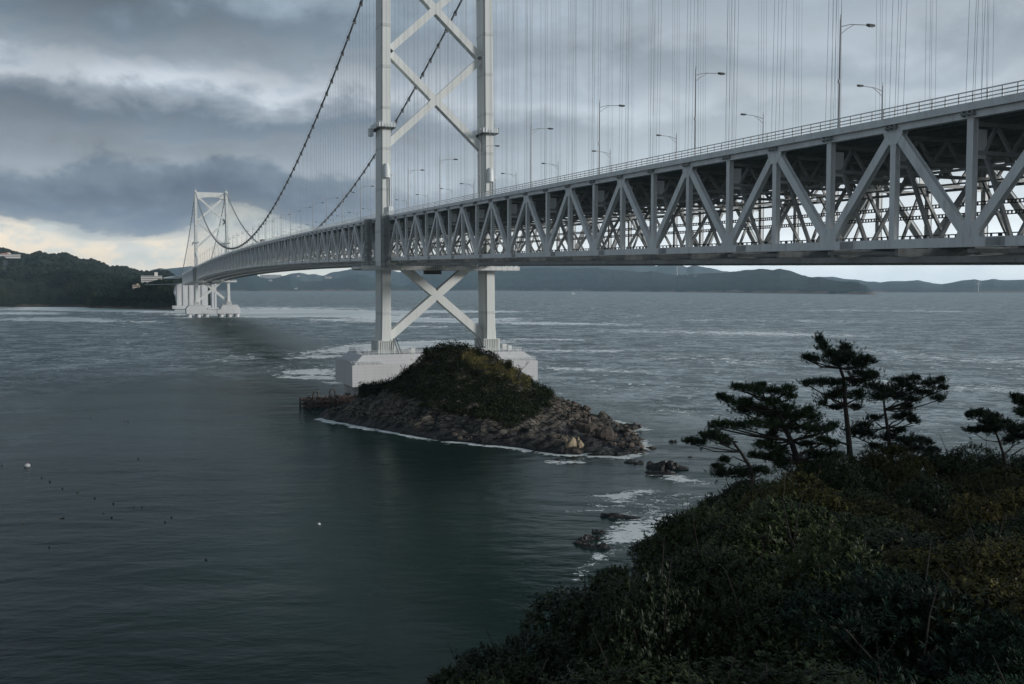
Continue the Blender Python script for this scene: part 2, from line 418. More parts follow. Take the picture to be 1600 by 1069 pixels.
    for i in range(9): gn.bar((-5.5+i*.62, -7.95, zc-.1), (-5.5+i*.62, -7.95, zc+1.2), .08, .08, (0, 1, 0))
    gn.build('inspection_gantry', M['dark'], tw)
    for yy in (-9.5, 13.0):
        lm = MB(); x0, z0, z1 = -18.9, zc+.6, zd(0)+.2; h = .95
        for sx in (-1, 1):
            for sy in (-1, 1): lm.bar((x0+sx*h, yy+sy*h, z0), (x0+sx*h, yy+sy*h, z1), .22, .22, (0, 1, 0))
        m = 8
        for i in range(m):
            za, zb_ = z0+(z1-z0)*i/m, z0+(z1-z0)*(i+1)/m
            for sx in (-1, 1):
                lm.bar((x0+sx*h, yy-h, za), (x0+sx*h, yy+h, zb_), .13, .13); lm.bar((x0+sx*h, yy+h, za), (x0+sx*h, yy-h, zb_), .13, .13)
                lm.bar((x0-h, yy+sx*h, za), (x0+h, yy+sx*h, zb_), .13, .13); lm.bar((x0+h, yy+sx*h, za), (x0-h, yy+sx*h, zb_), .13, .13)
            for sx in (-1, 1): lm.box(x0-h, x0+h, yy+sx*h-.06, yy+sx*h+.06, za-.06, za+.06)
        lm.box(x0-.45, x0+.45, yy-.45, yy+.45, z0, z1)
        lm.build('lattice_mast', M['steel_shaded'], tw)
    return tw
make_tower(0, True); make_tower(L, False)

def make_pier(y0, near):
    pr = empty('pier', (0, y0, 0)); pr.parent = bridge
    tag(pr, 'broad white pier half hidden behind the islet' if near else 'distant white pier raised on columns in the water')
    mb = MB(); z0, z1, z2 = 3.8, 10.3, 13.15
    if near:
        mb.box(-30, 30, -13, 13, z0, z1)
        mb.loft([[(sx*a, sy*b, z) for sx, sy in ((-1, -1), (1, -1), (1, 1), (-1, 1))] for a, b, z in ((29.0, 12.1, z1-.01), (29.0, 12.1, z1+.5), (26.2, 10.2, z2))])
    else:
        for s_ in (-1, 1):
            poly = [(s_*4.0, z0+1.), (s_*4.0, 8.6), (s_*7.5, 8.8), (s_*9.5, z2), (s_*26, z2), (s_*29, 9.6), (s_*29, z0), (s_*4.0, z0)]
            mb.prism(poly, -13, 13)
        mb.box(-4.0, 4.0, -12.5, 12.5, z0+.2, 8.5)
    cap = mb.build('pier_cap', M['conc'], pr)
    rl = MB()
    if near:
        railing(rl, [(-26, -10), (26, -10), (26, 10), (-26, 10), (-26, -10)], z2, 1.2, 1.6, .05)
        railing(rl, [(-29.8, 12.8), (-29.8, -12.8), (-20, -12.8)], z1, 1.2, 1.4, .05); railing(rl, [(20, -12.8), (29.8, -12.8), (29.8, 12.8)], z1, 1.2, 1.4, .05)
    else:
        railing(rl, [(-26, -12.8), (-9.5, -12.8)], z2, 1.2, 2, .06); railing(rl, [(9.5, -12.8), (26, -12.8)], z2, 1.2, 2, .06)
    rl.build('cap_railing', M['steel'], cap)
    if near:
        for x, y, sx in ((22.5, -6, 1.2), (23.5, 2, 1.6), (-10.5, -8, 1.4)):
            q = MB(); q.box(x, x+sx, y, y+1.2, z2, z2+1.6); q.box(x-.1, x+sx+.1, y-.1, y+1.3, z2+1.6, z2+1.75)
            q.box(x+.2, x+.7, y-.04, y, z2+.5, z2+1.3); q.build('equipment_box', M['white'], cap)
        st = MB()      # ladder and stair up to the tower base
        for sgn, x0 in ((-1, -14.1), (1, 13.2)):
            for q in (0, .9): st.bar((x0+q, -6.8, z2), (x0+q-1.2*1, -4.8, z2+4.6), .12, .2)
            for i in range(12): st.box(x0-i*.1, x0+.9-i*.1, -6.8+i*.167-.1, -6.8+i*.167+.1, z2+i*.38, z2+i*.38+.05)
        st.build('access_stair', M['dark'], cap)
    xs = (-25.5, -16, -7.2, 8.5, 17.5, 25.8)
    for x in xs:
        for y in (-9.0, 0, 9.0):
            r = 2.35
            prof = [(-6, r), (1.2, r), (2.4, r*1.05), (3.2, r*1.22), (3.82, r*1.5)]
            q = MB(); q.loft([[(x+rr_*math.cos(t), y+rr_*math.sin(t), z) for t in np.linspace(0, 2*math.pi, 21)[:-1]] for z, rr_ in prof])
            q.build('pile_column', M['pile'], pr, smooth=True)
    return pr
make_pier(0, True); make_pier(L, False)

# ------------------------------------------------ stiffening truss
tr = empty('stiffening_truss'); tr.parent = bridge
side = [-6.7-P*j for j in range(31)][::-1]
main = [9.8+P*j for j in range(83)]
back = [883.+P*j for j in range(28)]
def newstuff(): return MB()
stuff = {k_: MB() for k_ in ('vertical_post', 'diagonal_brace', 'cross_frame')}
count = {k_: 0 for k_ in stuff}
dcam = lambda x, y: math.hypot(x-CAM[0], y-CAM[1])
jobs = []
for seg in (side, main, back):
    for i, s in enumerate(seg):
        for sx in (-1, 1): jobs.append(('vertical_post', dcam(sx*XT, s), seg, i, s, sx))
        jobs.append(('cross_frame', dcam(0, s), seg, i, s, 0))
        if i+1 < len(seg):
            for sx in (-1, 1): jobs.append(('diagonal_brace', dcam(sx*XT, s+P/2), seg, i, s, sx))
jobs.sort(key=lambda j: (j[5] == 1, j[1]))
def parity(seg, i):      # True -> the web meets at the bottom chord at this node
    if seg is side: return (len(seg)-1-i) % 2 == 0
    return i % 2 == 0
for kind, d, seg, i, s, sx in jobs:
    far = d > 520
    own = count[kind] < 100
    mb = MB() if own else stuff[kind]
    z0, z1 = zb(s), zd(s); x = sx*XT
    if kind == 'vertical_post':
        mb.bar((x, s, z0+.9), (x, s, z1-1.1), .56, .66, (0, 1, 0))
        if not far:
            for q in (-1, 1): mb.bar((x+q*.30, s, z0+.9), (x+q*.30, s, z1-1.1), .05, .80, (0, 1, 0))
            xi = x-sx*1.05       # solid knee plate joining the floor frame
            if not parity(seg, i) or True: mb.box(min(x-sx*.33, x-sx*1.75), max(x-sx*.33, x-sx*1.75), s-.06, s+.06, z1-5.1, z1-2.3)
            if parity(seg, i): # node gussets
                mb.prism([(s-1.5, z0+.9), (s-1.1, z0+1.9), (s-.5, z0+2.5), (s+.5, z0+2.5), (s+1.1, z0+1.9), (s+1.5, z0+.9)], x-.37, x-.33, 'x'); mb.prism([(s-1.5, z0+.9), (s-1.1, z0+1.9), (s-.5, z0+2.5), (s+.5, z0+2.5), (s+1.1, z0+1.9), (s+1.5, z0+.9)], x+.33, x+.37, 'x')
            else:
                for xx in (x-.37, x+.33): mb.prism([(s-1.5, z1-1.25), (s-1.2, z1-2.0), (s-.5, z1-2.7), (s+.5, z1-2.7), (s+1.2, z1-2.0), (s+1.5, z1-1.25)], xx, xx+.04, 'x')
    elif kind == 'diagonal_brace':
        s2 = seg[i+1]
        if parity(seg, i): a, b = (s+.35, zb(s)+1.2), (s2-.35, zd(s2)-1.5)
        else: a, b = (s+.35, zd(s)-1.5), (s2-.35, zb(s2)+1.2)
        mb.bar((x, a[0], a[1]), (x, b[0], b[1]), .56, .86, (0, 0, 1))
        if not far:
            for q in (-1, 1): mb.bar((x+q*.30, a[0], a[1]), (x+q*.30, b[0], b[1]), .05, 1.0, (0, 0, 1))
    else:
        w0 = XT-.4
        mb.box(-w0, w0, s-.25, s+.25, z0-.75, z0+.05)                      # bottom cross beam
        mb.box(-w0, w0, s-.20, s+.20, z1-2.0, z1-1.62)                     # floor frame, top member
        mb.box(-w0, w0, s-.20, s+.20, z1-4.75, z1-4.35)                    # floor frame, lower member
        xs = [-w0+1.6]; q = 0
        nodes = [(-15.5, 0), (-14.0, 1), (-12.0, 0), (-10.0, 1), (-8.0, 0), (-6.0, 1), (-4.0, 0), (-2.0, 1), (0, 0), (2., 1), (4., 0), (6., 1), (8., 0), (10., 1), (12., 0), (14., 1), (15.5, 0)]
        for (xa, ta), (xb, tb) in zip(nodes[:-1], nodes[1:]):
            za = z1-(1.9 if ta else 4.5); zb2 = z1-(1.9 if tb else 4.5)
            mb.bar((xa, s, za), (xb, s, zb2), .26, .34, (0, 0, 1))
        for q in (-1, 1):
            mb.bar((q*15.2, s, z1-4.9), (q*11.4, s, z0+.1), .34, .40, (0, 0, 1))
            mb.bar((q*11.4, s, z0+.1), (q*5.8, s, z1-4.6), .34, .40, (0, 0, 1))
            mb.box(q*11.4-.9, q*11.4+.9, s-.05, s+.05, z0, z0+1.0)
            if not far: mb.box(q*5.8-.6, q*5.8+.6, s-.05, s+.05, z1-5.6, z1-4.6)
    if own:
        count[kind] += 1; mb.build(kind, M['steel_shaded'] if kind == 'cross_frame' else M['steel'], tr, origin=(x, s, z0))
for kind, mb in stuff.items():
    if mb.v: tag(mb.build(kind, M['steel_shaded'] if kind == 'cross_frame' else M['steel'], tr), kind='stuff')

def strip(pts_of_s, ss, mb=None):
    """loft a closed section along the bridge; pts_of_s(s) -> ring"""
    mb = mb or MB(); mb.loft([pts_of_s(s) for s in ss]); return mb
def rect(x0, x1, a, b, f): return lambda s: [(x0, s, f(s)+a), (x1, s, f(s)+a), (x1, s, f(s)+b), (x0, s, f(s)+b)]
def rng_s(s0, s1, n): return list(np.linspace(s0, s1, n))
spans = [(rng_s(-330, -3.0, 8)), (rng_s(6.0, 870, 60)), (rng_s(879.5, 1165, 6))]
full = rng_s(-330, 0, 8)+rng_s(14, 862, 60)+rng_s(L, 1190, 8)
for sx in (-1, 1):
    for ss in spans:
        a = sx*XT
        strip(rect(a-.38, a+.38, 0, .95, zb), ss).build('bottom_chord', M['steel'], tr)
        tc = strip(rect(a-.42, a+.42, -1.32, -.42, zd), ss).build('top_chord', M['steel'], tr)
for seg in (side, main):        # hanger anchor brackets on the top chord
    for s in seg:
        if dcam(-XT, s) > 520: continue
        for sx in (-1,):
            a = sx*XT; m_ = MB()
            for q in (-.62, 0, .62): m_.box(a-.80, a-.424, s+q-.07, s+q+.07, zd(s)-1.15, zd(s)-.10)
            m_.box(a-.80, a-.424, s-.8, s+.8, zd(s)-1.0, zd(s)-.88)
            m_.build('anchor_bracket', M['steel_shaded'], tr, origin=(a, s, zd(s)))
# splice plates on the bottom chord
for s in side+main[:30]:
    if (s in side and parity(side, side.index(s))) or (s in main and parity(main, main.index(s))):
        spl = MB(); spl.box(-XT-.41, -XT-.385, s-3.4-1.1, s-3.4+1.1, zb(s-3.4)+.08, zb(s-3.4)+.86); spl.build('splice_plate', M['steel_shaded'], tr)
# upper deck
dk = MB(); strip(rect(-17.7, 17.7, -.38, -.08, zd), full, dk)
deck = dk.build('road_deck', M['steel_shaded'], bridge)
rd = MB(); strip(rect(-16.2, -1.0, -.08, .02, zd), full, rd); strip(rect(1.0, 16.2, -.08, .02, zd), full, rd); rd.build('carriageway', M['deck'], deck)
fa = MB()
for sx in (-1, 1): strip(rect(sx*17.72-.1, sx*17.72+.1, -.62, .12, zd), full, fa)
fa.build('edge_fascia', M['steel'], deck)
gd = MB()
for x in (-15, -12.5, -10, -7.5, -5, -2.5, 0, 2.5, 5, 7.5, 10, 12.5, 15):
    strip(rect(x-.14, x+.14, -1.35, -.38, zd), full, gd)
gd.build('deck_girder', M['steel_shaded'], deck)
for sx in (-1, 1):
    x = sx*17.55; g = MB()
    for h, t in ((.42, .05), (.78, .05), (1.18, .06)): strip(rect(x-t, x+t, h-.05, h+.05, zd), full, g)
    s = -329.
    while s < 1160:
        if dcam(x, s) < 700 or int(s) % 2 == 0:
            g.bar((x, s, zd(s)), (x, s, zd(s)+1.2), .10, .14, (0, 1, 0))
        s += P/6
    g.build('guard_railing', M['steel'], bridge)
md = MB(); strip(rect(-.9, .9, .0, .55, zd), full, md); md.build('median_barrier', M['steel'], deck)
# lower deck: rail girders, walkways, cable racks, lateral bracing
lo = MB()
for x in (-7.4, -4.4, 4.4, 7.4): strip(rect(x-.22, x+.22, .06, .95, zb), spans[0], lo); strip(rect(x-.22, x+.22, .06, .95, zb), spans[1], lo); strip(rect(x-.22, x+.22, .06, .95, zb), spans[2], lo)
lo.build('rail_girder', M['steel_shaded'], tr)
lb = MB()
for seg in (side, main, back):
    for i in range(len(seg)-1):
        s, s2 = seg[i], seg[i+1]
        if parity(seg, i):
            for q in (-1, 1): lb.bar((q*XT, s, zb(s)-.35), (0, s2, zb(s2)-.35), .4, .4)
        else:
            for q in (-1, 1): lb.bar((0, s, zb(s)-.35), (q*XT, s2, zb(s2)-.35), .4, .4)
tag(lb.build('lateral_bracing', M['steel_shaded'], tr), kind='stuff')
mr = MB()
for x in (-13.5, 13.5, 16.2):
    for ss in spans: strip(rect(x-.16, x+.16, -1.45, -.78, zb), ss, mr)
mr.build('maintenance_rail', M['steel_shaded'], tr)
wk = MB()
for x in (-9.4, 9.4, 14.6):
    for ss in spans[:2]:
        strip(rect(x-.5, x+.5, .1, .22, zb), ss, wk)
        strip(rect(x-.05, x+.05, 1.55, 1.67, zb), ss, wk); strip(rect(x-.04, x+.04, 1.05, 1.12, zb), ss, wk); strip(rect(x-.08, x+.08, .25, .62, zb), ss, wk)
    s = -329.
    while s < 420:
        if not -3 < s < 6:
            wk.bar((x, s, zb(s)+.2), (x, s, zb(s)+1.6), .10, .22 if int(s*2) % 3 else .5, (0, 1, 0))
        s += 1.16
wk.build('service_walkway', M['dark'], tr)
for x, hz in ((12.6, 5.0), (12.6, 6.4)):
    rk = MB()
    for ss in (rng_s(-330, -3, 8), rng_s(6, 430, 40)):
        for dz_ in (0, .42): strip(rect(x-.1, x+.1, hz+dz_, hz+dz_+.13, zb), ss, rk)
    s = -329.
    while s < 430:
        if not -3 < s < 6: rk.bar((x, s, zb(s)+hz), (x, s, zb(s)+hz+.5), .1, .22, (0, 1, 0))
        s += .62 if s < 60 else 1.3
    rk.build('cable_rack', M['dark'], tr)
pp = MB()
for x, hz, r in ((-11, -5.3, .16), (-10.5, -5.25, .1), (8.5, -5.3, .2), (2.5, -5.2, .12)):
    pp.tube([(x, s, zd(s)+hz) for s in rng_s(-330, -3, 20)], r, 6); pp.tube([(x, s, zd(s)+hz) for s in rng_s(6, 400, 30)], r, 6)
pp.build('service_pipe', M['steel_shaded'], tr)

# ------------------------------------------------ main cables, bands, hangers
def cz(s):
    if s < 0:
        t = -s/330.; return ZT+(53.-ZT)*t-4*8.5*t*(1-t)
    if s > L:
        t = (s-L)/330.; return ZT+(49.-ZT)*t-4*8.5*t*(1-t)
    return ZC+(ZT-ZC)*(2*s/L-1)**2
def cx(s):
    t = min(1, abs(2*min(max(s, 0), L)/L-1)); return XT-.35*t**2
cs = rng_s(-328, -2, 30)+rng_s(0, L, 140)+rng_s(L+3, 1204, 30)
allhang = []
for sx in (-1, 1):
    mb = MB(); mb.tube([(sx*cx(s), s, cz(s)) for s in cs], .38, 10)
    cab = mb.build('main_cable', M['cable'], bridge, smooth=True)
    hr = MB()
    for q in (-.5, .5): hr.tube([(sx*cx(s)+q, s, cz(s)+1.25) for s in cs], .035, 4)
    hr.build('hand_rope', M['rope'], cab)
    bands = []
    for seg in (side, main, back):
        for s in seg:
            if seg is back and s > 1140: continue
            if cz(s)-zd(s) < 1.0: continue
            bands.append((dcam(sx*XT, s), s)); allhang.append((sx, dcam(sx*XT, s), s))
    bands.sort(); rest = MB()
    for i, (d, s) in enumerate(bands):
        own = i < 100; q = MB() if own else rest
        a, b = s-.75, s+.75
        q.tube([(sx*cx(t), t, cz(t)) for t in (a, b)], .56, 8)
        q.bar((sx*cx(s), s, cz(s)-1.1), (sx*cx(s), s, cz(s)), 1.0, .4, (0, 1, 0))
        if own: q.build('cable_band', M['band'], cab, origin=(sx*cx(s), s, cz(s)))
    if rest.v: tag(rest.build('cable_band', M['band'], cab), kind='stuff')
allhang.sort(key=lambda h: (h[0] == 1, h[1])); rest = MB()
for i, (sx, d, s) in enumerate(allhang):
    own = i < 100; q = MB() if own else rest
    r = .026 if d < 300 else (.022 if d < 600 else .02)
    for a in (-.55, .55):
        for b in (-.42, .42):
            q.tube([(sx*XT+a, s+b, zd(s)-.4), (sx*cx(s)+a, s+b, cz(s)-.2)], r, 4, cap=False)
    if own: q.build('hanger_ropes', M['rope'], bridge, origin=(sx*XT, s, zd(s)))
if rest.v: tag(rest.build('hanger_ropes', M['rope'], bridge), kind='stuff')

# ------------------------------------------------ far anchorage and approach
an = empty('anchorage', (0, 1198, 0)); an.parent = bridge; tag(an, 'massive white anchorage block behind the distant tower')
q = MB()
q.prism([(-23, 4), (19, 4), (19, 36.5), (-19, 38.5), (-23, 36), (-25, 30), (-26, 25), (-23.8, 20), (-22.5, 10)], 0, 46)
q.build('anchor_block', M['conc'], an)
for x in (-21.5, -13.5, -5.0, 3.0, 12.0):
    q = MB(); q.box(x-1.6, x+1.6, -1.2, -.01, 5, 37.0-(x+20)*.03); q.build('pilaster', M['conc'], an)
q = MB(); q.box(-30, 22, -14, 1.5, 2.8, 7.2); q.box(-27, -5, -10, 0, -4, 2.8); q.build('anchor_base', M['conc'], an)
q = MB(); q.box(-.6, 2.5, -.2, .0, 30, 33); q.build('anchor_door', M['seam'], an)
q = MB()
for x in (21, 24.5):
    q.box(x-1.3, x+1.3, -62, -58, 3, 40)
q.box(14, 40, -66, -52, 1.5, 5); q.build('approach_pier', M['conc'], an)
ap = MB()
pts = [(0, 1190, 50.4), (-14, 1300, 49.5), tuple(atk(266, 434.5, 1500))]
for (a, b) in zip(pts[:-1], pts[1:]): ap.bar(a, b, 22, 1.5)
ap.build('approach_viaduct', M['steel'], bridge)
ap = MB(); pts = [(-10, 1200, 38), (-60, 1330, 37), tuple(atk(243, 444.5, 1620))]
for (a, b) in zip(pts[:-1], pts[1:]): ap.bar(a, b, 7, .9)
ap.build('access_road_viaduct', M['steel_shaded'], bridge)

# ================================================================== STREET LAMPS
def make_lamp():
    r = empty('street_lamp')
    q = MB(); q.tube([(0, 0, 0), (0, 0, .8)], .17, 8); q.tube([(0, 0, .8), (0, 0, 6), (0, 0, 12.6)], [.13, .11, .08], 8); q.tube([(0, 0, 12.6), (0, 0, 13.1)], .035, 6)
    q.box(-.22, .22, -.22, .22, 0, .06); q.box(-.16, -.02, -.1, .1, 5.4, 5.8); q.build('pole', M['lamp'], r)
    q = MB(); q.tube([(0, 0, 11.75), (1.4, 0, 12.15), (3.9, 0, 12.3)], .055, 6); q.tube([(0, 0, 10.9), (.9, 0, 11.6), (1.9, 0, 12.15)], .04, 6); q.build('arm', M['lamp'], r)
    q = MB(); q.loft([[(x, y*w_, 12.3+z_) for y, z_ in ((-.22, -.12), (.22, -.12), (.25, .02), (.12, .14), (-.12, .14), (-.25, .02))] for x, w_ in ((3.7, .5), (3.95, .95), (4.5, 1.), (4.8, .6))])
    hd = q.build('lamp_head', M['dark'], r)
    q = MB(); q.box(4.0, 4.6, -.17, .17, 12.13, 12.185); q.build('lamp_glass', M['glass'], hd)
    return r
lamp0 = make_lamp()
def copy_tree(o, parent=None):
    c = o.copy(); COL.objects.link(c); c.parent = parent
    for ch in o.children: copy_tree(ch, c)
    return c
ORD = ['first', 'second', 'third', 'fourth', 'fifth', 'sixth', 'seventh', 'eighth', 'ninth', 'tenth', 'eleventh', 'twelfth', 'thirteenth', 'fourteenth', 'fifteenth', 'sixteenth', 'seventeenth', 'eighteenth', 'nineteenth', 'twentieth', 'twenty-first', 'twenty-second', 'twenty-third', 'twenty-fourth', 'twenty-fifth', 'twenty-sixth', 'twenty-seventh', 'twenty-eighth', 'twenty-ninth', 'thirtieth', 'thirty-first', 'thirty-second', 'thirty-third', 'thirty-fourth', 'thirty-fifth', 'thirty-sixth', 'thirty-seventh', 'thirty-eighth']
used = False; slist = [-216.2+31.3*i for i in range(-3, 35)]
idx = {-1: 0, 1: 0}
for s in slist:
    for sx in (-1, 1):
        if abs(s) < 5: s += 8
        x = sx*16.6
        u, v, kk = pix((x, s, zd(s)+12))
        if kk < 5 or u > 1620 or s > 866: continue
        o = lamp0 if not used else copy_tree(lamp0)
        used = True
        o.location = (x, s, zd(s)); o.rotation_euler = (0, 0, 0 if sx < 0 else math.pi)
        idx[sx] += 1; n = idx[sx]
        row = 'near row' if sx < 0 else 'far row'
        arm = 'arm pointing right' if sx < 0 else 'arm pointing left'
        lab = f'{ORD[n-1]} deck lamp from the right of the photo in the {row}, {arm}'
        tag(o, lab, 'street lamp', 'street lamps along the near deck edge' if sx < 0 else 'street lamps along the far deck edge')

# a lorry on the distant deck, only its top showing above the railing
y_ = CAM[1]+(ray(410, 378)[1]/ray(410, 378)[0])*(-11.5-CAM[0])
tk = tag(empty('box_truck', (-11.5, y_, zd(y_)+.02)), 'small box lorry with a dark roof on the bridge deck, right of the far tower', 'truck')
q = MB(); q.box(-1.2, 1.2, -4, 2.4, 1.0, 3.7); q.build('cargo_box', M['dark'], tk)
q = MB(); q.loft([[(-1.1, y, z) , (1.1, y, z), (1.1, y, .6), (-1.1, y, .6)] for y, z in ((2.5, 2.8), (3.6, 2.8), (4.2, 1.8), (4.3, 1.2))]); q.build('cab', M['white'], tk)
for yy in (-2.6, 3.2):
    for xx in (-1.1, 1.1):
        q = MB(); q.tube([(xx-.14, yy, .5), (xx+.14, yy, .5)], .5, 12); q.build('wheel', M['dark'], tk)
# ================================================================== LAND MATERIALS
def forest_mat(name, c1, c2, c3, scale, cliff=None, zc=12., bumpd=3.):
    m, t, p = newmat(name)
    g = t.new('ShaderNodeNewGeometry'); pos = g.outputs['Position']
    n1 = t.noise(pos, scale, 6, .65); n2 = t.noise(pos, scale*.13, 4, .55)
    c = t.mix(t.maprange(n1, .35, .68), c1, c2); c = t.mix(t.maprange(n2, .45, .72), c, c3)
    if cliff:
        x, y, z = t.sep(pos)
        k1 = t.noise(t.mapping(pos, (1, 1, 3)), scale*.25, 5, .6)
        h = t.m('ADD', z, t.m('MULTIPLY', t.m('SUBTRACT', k1, .5), -zc*5.))
        f = t.maprange(h, zc, zc*.3, 0., 1.)
        cc = t.mix(t.noise(pos, scale*1.4, 5, .7), tuple(x*.55 for x in cliff), tuple(x*1.3 for x in cliff))
        c = t.mix(f, c, cc)
    t.put(p.inputs['Base Color'], c); p.inputs['Roughness'].default_value = .95; p.inputs['Specular IOR Level'].default_value = .1
    b = t.new('ShaderNodeBump'); b.inputs['Strength'].default_value = .8; b.inputs['Distance'].default_value = bumpd
    t.put(b.inputs['Height'], n1); t.l.new(b.outputs[0], p.inputs['Normal'])
    return m
M['near_wood'] = forest_mat('headland_woodland', (.006, .012, .010), (.024, .034, .020), (.042, .046, .024), .09, (.11, .085, .065), 3.5, 4.)
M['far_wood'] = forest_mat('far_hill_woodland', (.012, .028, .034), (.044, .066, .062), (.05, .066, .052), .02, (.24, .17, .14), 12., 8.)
M['hazed_wood'] = forest_mat('distant_hill_hazed_woodland', (.045, .075, .10), (.10, .13, .14), (.10, .125, .125), .012, (.25, .21, .18), 8., 10.)  # paler and bluer: distance haze mixed into the woodland colour

def interp(pts, u): return np.interp(u, [p[0] for p in pts], [p[1] for p in pts])
def hill(name, ridge, kshore, kridge, m, step=2., rows=26, rough=.10, tree=0., tsc=.1, seed=1, back=1.12, shape=.8):
    """ridge: bearing column -> height of the skyline; kshore / kridge: distance of shore and crest (numbers or lists)"""
    u0, u1 = ridge[0][0], ridge[-1][0]; us = np.arange(u0, u1+step, step)
    ks = interp(kshore, us) if isinstance(kshore, list) else np.full(us.shape, float(kshore))
    kr = interp(kridge, us) if isinstance(kridge, list) else np.full(us.shape, float(kridge))
    vr = interp(ridge, us)
    zr = CAM[2]-(vr-448.2)/FPX*kr; zr = np.maximum(zr, 1.0)
    T = np.concatenate([np.linspace(-.04, 1, rows), np.linspace(1, back, 8)[1:]])
    V = np.zeros((len(T), len(us), 3))
    for j, t_ in enumerate(T):
        kk = ks+(kr-ks)*t_
        dirs = np.stack([_F[None]+_R[None]*((us-800)/FPX)[:, None]], 0)[0]; dirs = dirs/np.linalg.norm(dirs[:, :2], axis=1)[:, None]*1.0
        # horizontal range so that forward depth equals kk
        fw = dirs[:, :2]@np.array([math.sin(YAW), math.cos(YAW)])
        rr_ = kk/fw
        x = CAM[0]+dirs[:, 0]*rr_; y = CAM[1]+dirs[:, 1]*rr_
        if t_ <= 1:
            tt = max(t_, 0); prof = tt**shape
            nz = (fbm(x/(zr.max()*2.5+1), y/(zr.max()*2.5+1), seed, 5, .55)-.5)*2
            z = zr*(prof+rough*nz*4*prof*(1-prof)+.10*(1-prof)*min(1, tt*14))
            if t_ < 0: z = np.full(us.shape, -2.)
        else:
            z = zr*(1-(t_-1)/(back-1))**1.2-2*(t_-1)/(back-1)
        if tree: z = z+tree*(fbm(x*tsc, y*tsc, seed+5, 3, .6)-.45)*(0 if t_ < .02 else 1)
        V[j, :, 0] = x; V[j, :, 1] = y; V[j, :, 2] = z
    o = npmesh(name, V.reshape(-1, 3), gridF(len(us), len(T)), m, smooth=True)
    tag(o, kind='structure'); return o, V
# headland on the left, in three overlapping slopes
hl1, V1 = hill('headland_back_hill', [(-900, 440), (-700, 415), (-500, 400), (-380, 392), (-260, 396), (-160, 392), (-60, 386), (0, 388), (16, 389.5), (30, 394), (45, 399), (55, 398.5), (64, 394), (75, 398), (90, 399), (105, 397.5), (115, 401.5), (125, 405), (140, 406.5), (150, 407), (165, 413), (175, 418), (188, 417), (205, 420), (222, 424.5), (240, 426.5), (258, 423.5), (268, 427), (282, 433), (300, 440), (330, 447)],
     1700, 3000, M['near_wood'], 1.0, 40, .16, 9, .06, 11)
hl2, V2 = hill('headland_front_hill', [(-900, 446), (-700, 436), (-450, 428), (-300, 433), (-160, 430), (-60, 428), (0, 426), (40, 432), (75, 430), (110, 424), (140, 428), (165, 431), (195, 436), (215, 438), (235, 442), (252, 441), (270, 445), (282, 455), (290, 468), (300, 480)],
     [(-900, 1900), (-160, 1900), (0, 1880), (60, 1820), (100, 1780), (130, 1700), (145, 1610), (200, 1560), (250, 1500), (300, 1440)], [(-900, 2250), (-160, 2250), (0, 2200), (150, 1900), (300, 1560)], M['near_wood'], 1.0, 40, .12, 7, .09, 23, 1.15, .6)
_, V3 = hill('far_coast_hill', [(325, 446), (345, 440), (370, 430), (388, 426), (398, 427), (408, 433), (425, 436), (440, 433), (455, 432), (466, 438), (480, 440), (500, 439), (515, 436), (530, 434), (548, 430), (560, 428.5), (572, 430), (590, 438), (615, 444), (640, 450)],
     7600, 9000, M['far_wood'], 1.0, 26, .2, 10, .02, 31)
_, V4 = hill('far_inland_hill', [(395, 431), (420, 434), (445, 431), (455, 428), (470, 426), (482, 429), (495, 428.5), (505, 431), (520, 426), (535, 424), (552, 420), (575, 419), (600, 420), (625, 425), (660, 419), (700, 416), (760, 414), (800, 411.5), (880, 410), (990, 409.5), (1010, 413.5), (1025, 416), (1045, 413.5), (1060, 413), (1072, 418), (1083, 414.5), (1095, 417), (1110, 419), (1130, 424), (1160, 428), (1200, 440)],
     8900, 10400, M['hazed_wood'], 1.5, 16, .12, 14, .01, 41)
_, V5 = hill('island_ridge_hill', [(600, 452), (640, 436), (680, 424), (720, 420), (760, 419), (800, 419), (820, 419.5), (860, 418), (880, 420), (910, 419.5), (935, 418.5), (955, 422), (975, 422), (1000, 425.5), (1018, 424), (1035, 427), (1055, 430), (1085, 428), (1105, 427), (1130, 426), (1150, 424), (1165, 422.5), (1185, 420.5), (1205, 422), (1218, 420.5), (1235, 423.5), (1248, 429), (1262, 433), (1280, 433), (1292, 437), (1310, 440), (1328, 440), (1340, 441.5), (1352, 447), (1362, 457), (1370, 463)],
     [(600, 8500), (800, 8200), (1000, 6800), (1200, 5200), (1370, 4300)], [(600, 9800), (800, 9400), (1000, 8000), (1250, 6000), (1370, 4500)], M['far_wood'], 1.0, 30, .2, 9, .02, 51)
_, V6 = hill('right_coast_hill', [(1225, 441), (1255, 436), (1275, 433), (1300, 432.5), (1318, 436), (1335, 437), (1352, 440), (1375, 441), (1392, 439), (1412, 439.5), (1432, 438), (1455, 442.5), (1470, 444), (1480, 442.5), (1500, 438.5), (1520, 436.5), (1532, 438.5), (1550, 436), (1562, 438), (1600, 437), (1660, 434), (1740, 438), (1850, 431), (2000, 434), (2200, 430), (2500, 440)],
     [(1225, 7200), (1400, 6000), (1740, 5600), (2500, 5600)], [(1225, 9500), (1740, 8500), (2500, 8500)], M['hazed_wood'], 1.5, 22, .12, 8, .015, 61)
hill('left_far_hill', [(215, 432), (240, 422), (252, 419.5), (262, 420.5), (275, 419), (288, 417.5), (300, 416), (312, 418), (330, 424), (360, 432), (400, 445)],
     8500, 9500, M['hazed_wood'], 1.5, 14, .1, 8, .012, 71)
